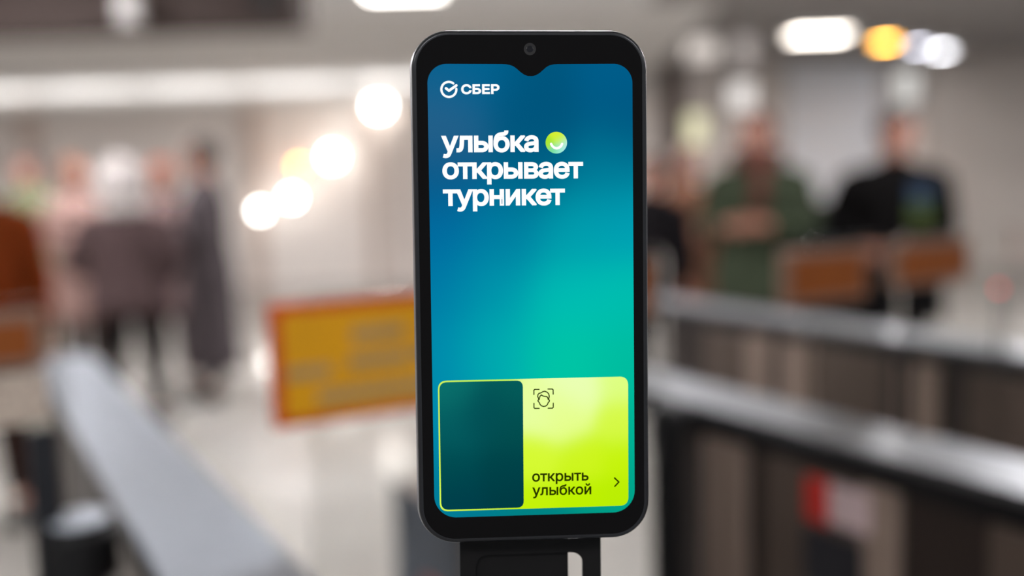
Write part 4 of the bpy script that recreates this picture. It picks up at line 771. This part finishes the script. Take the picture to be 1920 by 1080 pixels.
    for A_, B_ in zip(rings, rings[1:]):
        for k in range(SEG): bm.faces.new((A_[k], A_[(k + 1) % SEG], B_[(k + 1) % SEG], B_[k]))
    for sh, el, wr in sleeves:
        q0 = Vector(sh[:3]) * H + Vector((-sh[0] * 0.5 * H, yl(sh[2]) * H, 0)); q1 = Vector((sh[0] * 1.04, sh[1], sh[2] - 0.010)) * H + Vector((0, yl(sh[2]) * H, 0))
        q2 = Vector((el[0] * 1.04, el[1], el[2])) * H + Vector((0, yl(el[2]) * H, 0)); q3 = Vector(el[:3]).lerp(Vector(wr[:3]), 0.95) * H + Vector((0, yl(wr[2]) * H, 0))
        pts = [q0, q0.lerp(q1, 0.6), q1.lerp(q2, 0.08), q1.lerp(q2, 0.35), q1.lerp(q2, 0.7), q1.lerp(q2, 0.92), q2.lerp(q3, 0.12), q2.lerp(q3, 0.5), q3]
        add_tube(bm, pts, [r * H for r in (0.036, 0.046, 0.050, 0.046, 0.041, 0.040, 0.039, 0.035, 0.031)], 16)
    obj('coat', bm, cm, t, True)
    if scarf:
        bm = bmesh.new()
        ringp = [(0.062 * H * cos(2 * pi * k / 20), (0.004 - lean * 0.33) * H + 0.062 * H * sin(2 * pi * k / 20), 0.848 * H) for k in range(21)]
        add_tube(bm, ringp, 0.030 * H, 10); add_tube(bm, [(0.03 * H, -0.06 * H, 0.84 * H), (0.035 * H, -0.105 * H, 0.76 * H), (0.03 * H, -0.11 * H, 0.68 * H)], 0.026 * H, 10)
        obj('scarf', bm, mat('scarf_%d_%d' % scarf[:2], scarf, 0.9), t, True)
    # hair: cap that leaves the face open
    def cap(name, rgb, sx, sy, sz, z0, face=True, low=0.885):
        bm = bmesh.new(); add_sphere(bm, (0, 0.010 * H - lean * 0.42 * H, z0 * H), (sx * H, sy * H, sz * H), 24, 18)
        kill = [f for f in bm.faces if (f.calc_center_median().z < low * H) or (face and f.calc_center_median().y < (-0.018 - lean * 0.42) * H and f.calc_center_median().z < 0.962 * H)]
        bmesh.ops.delete(bm, geom=kill, context='FACES')
        r = bmesh.ops.solidify(bm, geom=bm.faces[:], thickness=0.008 * H)
        obj(name, bm, mat('%s_%d_%d' % (name, rgb[0], rgb[1]), rgb, 0.8, var=0.15, scale=60, bump=0.4), t, True)
    cap('hair', hair, 0.053, 0.061, 0.062, 0.940, True, 0.82 if hair_long else 0.90)
    if hat: cap('hood' if hat[3] else 'hat', hat[:3], 0.074 * (1.3 if hat[3] else 0.8), 0.082 * (1.3 if hat[3] else 0.84), 0.078 * (1.3 if hat[3] else 0.86), 0.940, not hat[4], 0.80 if hat[3] else 0.93)
    if patch:
        for k, (rgb, z0, z1) in enumerate(patch):
            bm = bmesh.new(); add_box(bm, (0.040 * H, -0.090 * H, (z0 + z1) / 2 * H), (0.068 * H, 0.012 * H, (z1 - z0) * H), bevel=0.003 * H)
            obj('chest_patch', bm, mat('patch_%d_%d_%d' % rgb, rgb, 0.5), t)
    return t

def stand_at(px, py_feet, D=None):
    return at(px, py_feet, D) if D else atz(px, py_feet, 0)
def pos(px, D): 
    p = at(px, 560, D); return (p.x, p.y)
def height(px, ytop, D): return at(px, ytop, D).z
# left group
person('person in a long dark grey coat standing side-on, tallest of the left group', pos(392, 6.6), radians(-80), height(385, 258, 6.6), (66, 60, 62), 0.12, (20, 20, 22), (40, 30, 22), arms=('front', 'front'), wide=1.0)
person('person in dark brown jacket and pale hood, back turned, middle of the left group', pos(245, 6.0), radians(176), height(235, 312, 6.0), (60, 48, 48), 0.40, (6, 6, 7), (60, 40, 30), scarf=(160, 153, 150), hat=(160, 153, 150, True, False), arms=('akimbo', 'akimbo'), wide=1.35, stride=0.05, spread=1.9)
person('person with reddish hair standing behind the pale hood and the long grey coat', pos(318, 7.0), radians(15), height(318, 300, 7.0), (120, 100, 98), 0.30, (60, 50, 48), (120, 58, 34), hair_long=True, arms=('front', 'down'))
person('person with brown hair and a dusty pink coat at the left of the group', pos(155, 7.4), radians(60), height(155, 296, 7.4), (122, 98, 92), 0.28, (50, 42, 40), (96, 62, 44), hair_long=True, arms=('front', 'front'))
person('person in a rust-brown jacket cut by the left edge of the photo', pos(-42, 4.2), radians(20), height(-8, 250, 4.2) , (84, 34, 10), 0.42, (36, 20, 16), (120, 96, 84), arms=('front', 'down'))
person('person in a pale green coat behind the rust-brown jacket', pos(72, 8.4), radians(-20), height(50, 290, 8.4), (88, 94, 72), 0.16, (90, 90, 74), (70, 62, 60), arms=('down', 'front'))
# right group
person('person in a green jacket with a red-brown scarf, holding hands in front', pos(1420, 5.6), radians(-28), height(1432, 206, 5.6), (44, 50, 38), 0.36, (30, 30, 36), (70, 46, 38), scarf=(62, 28, 18), arms=('front', 'front'), wide=1.15)
person('person in a black coat with a blue and green patch on the chest', pos(1676, 5.6), radians(4), height(1676, 206, 5.6), (7, 6, 6), 0.34, (16, 15, 16), (40, 26, 22), arms=('akimbo', 'akimbo'), wide=1.3, hat=(22, 18, 17, False, False), patch=[((20, 38, 58), 0.70, 0.765), ((44, 56, 12), 0.635, 0.70)])
person('person in dark clothes half hidden by the right side of the phone', pos(1222, 6.2), radians(-10), height(1222, 290, 6.2), (20, 18, 20), 0.30, (20, 19, 22), (50, 36, 30), arms=('down', 'down'))
person('person in a tan brown coat between the phone and the green jacket', pos(1292, 6.8), radians(10), height(1300, 272, 6.8), (104, 72, 56), 0.34, (26, 34, 52), (110, 92, 84), arms=('front', 'down'), wide=0.85)
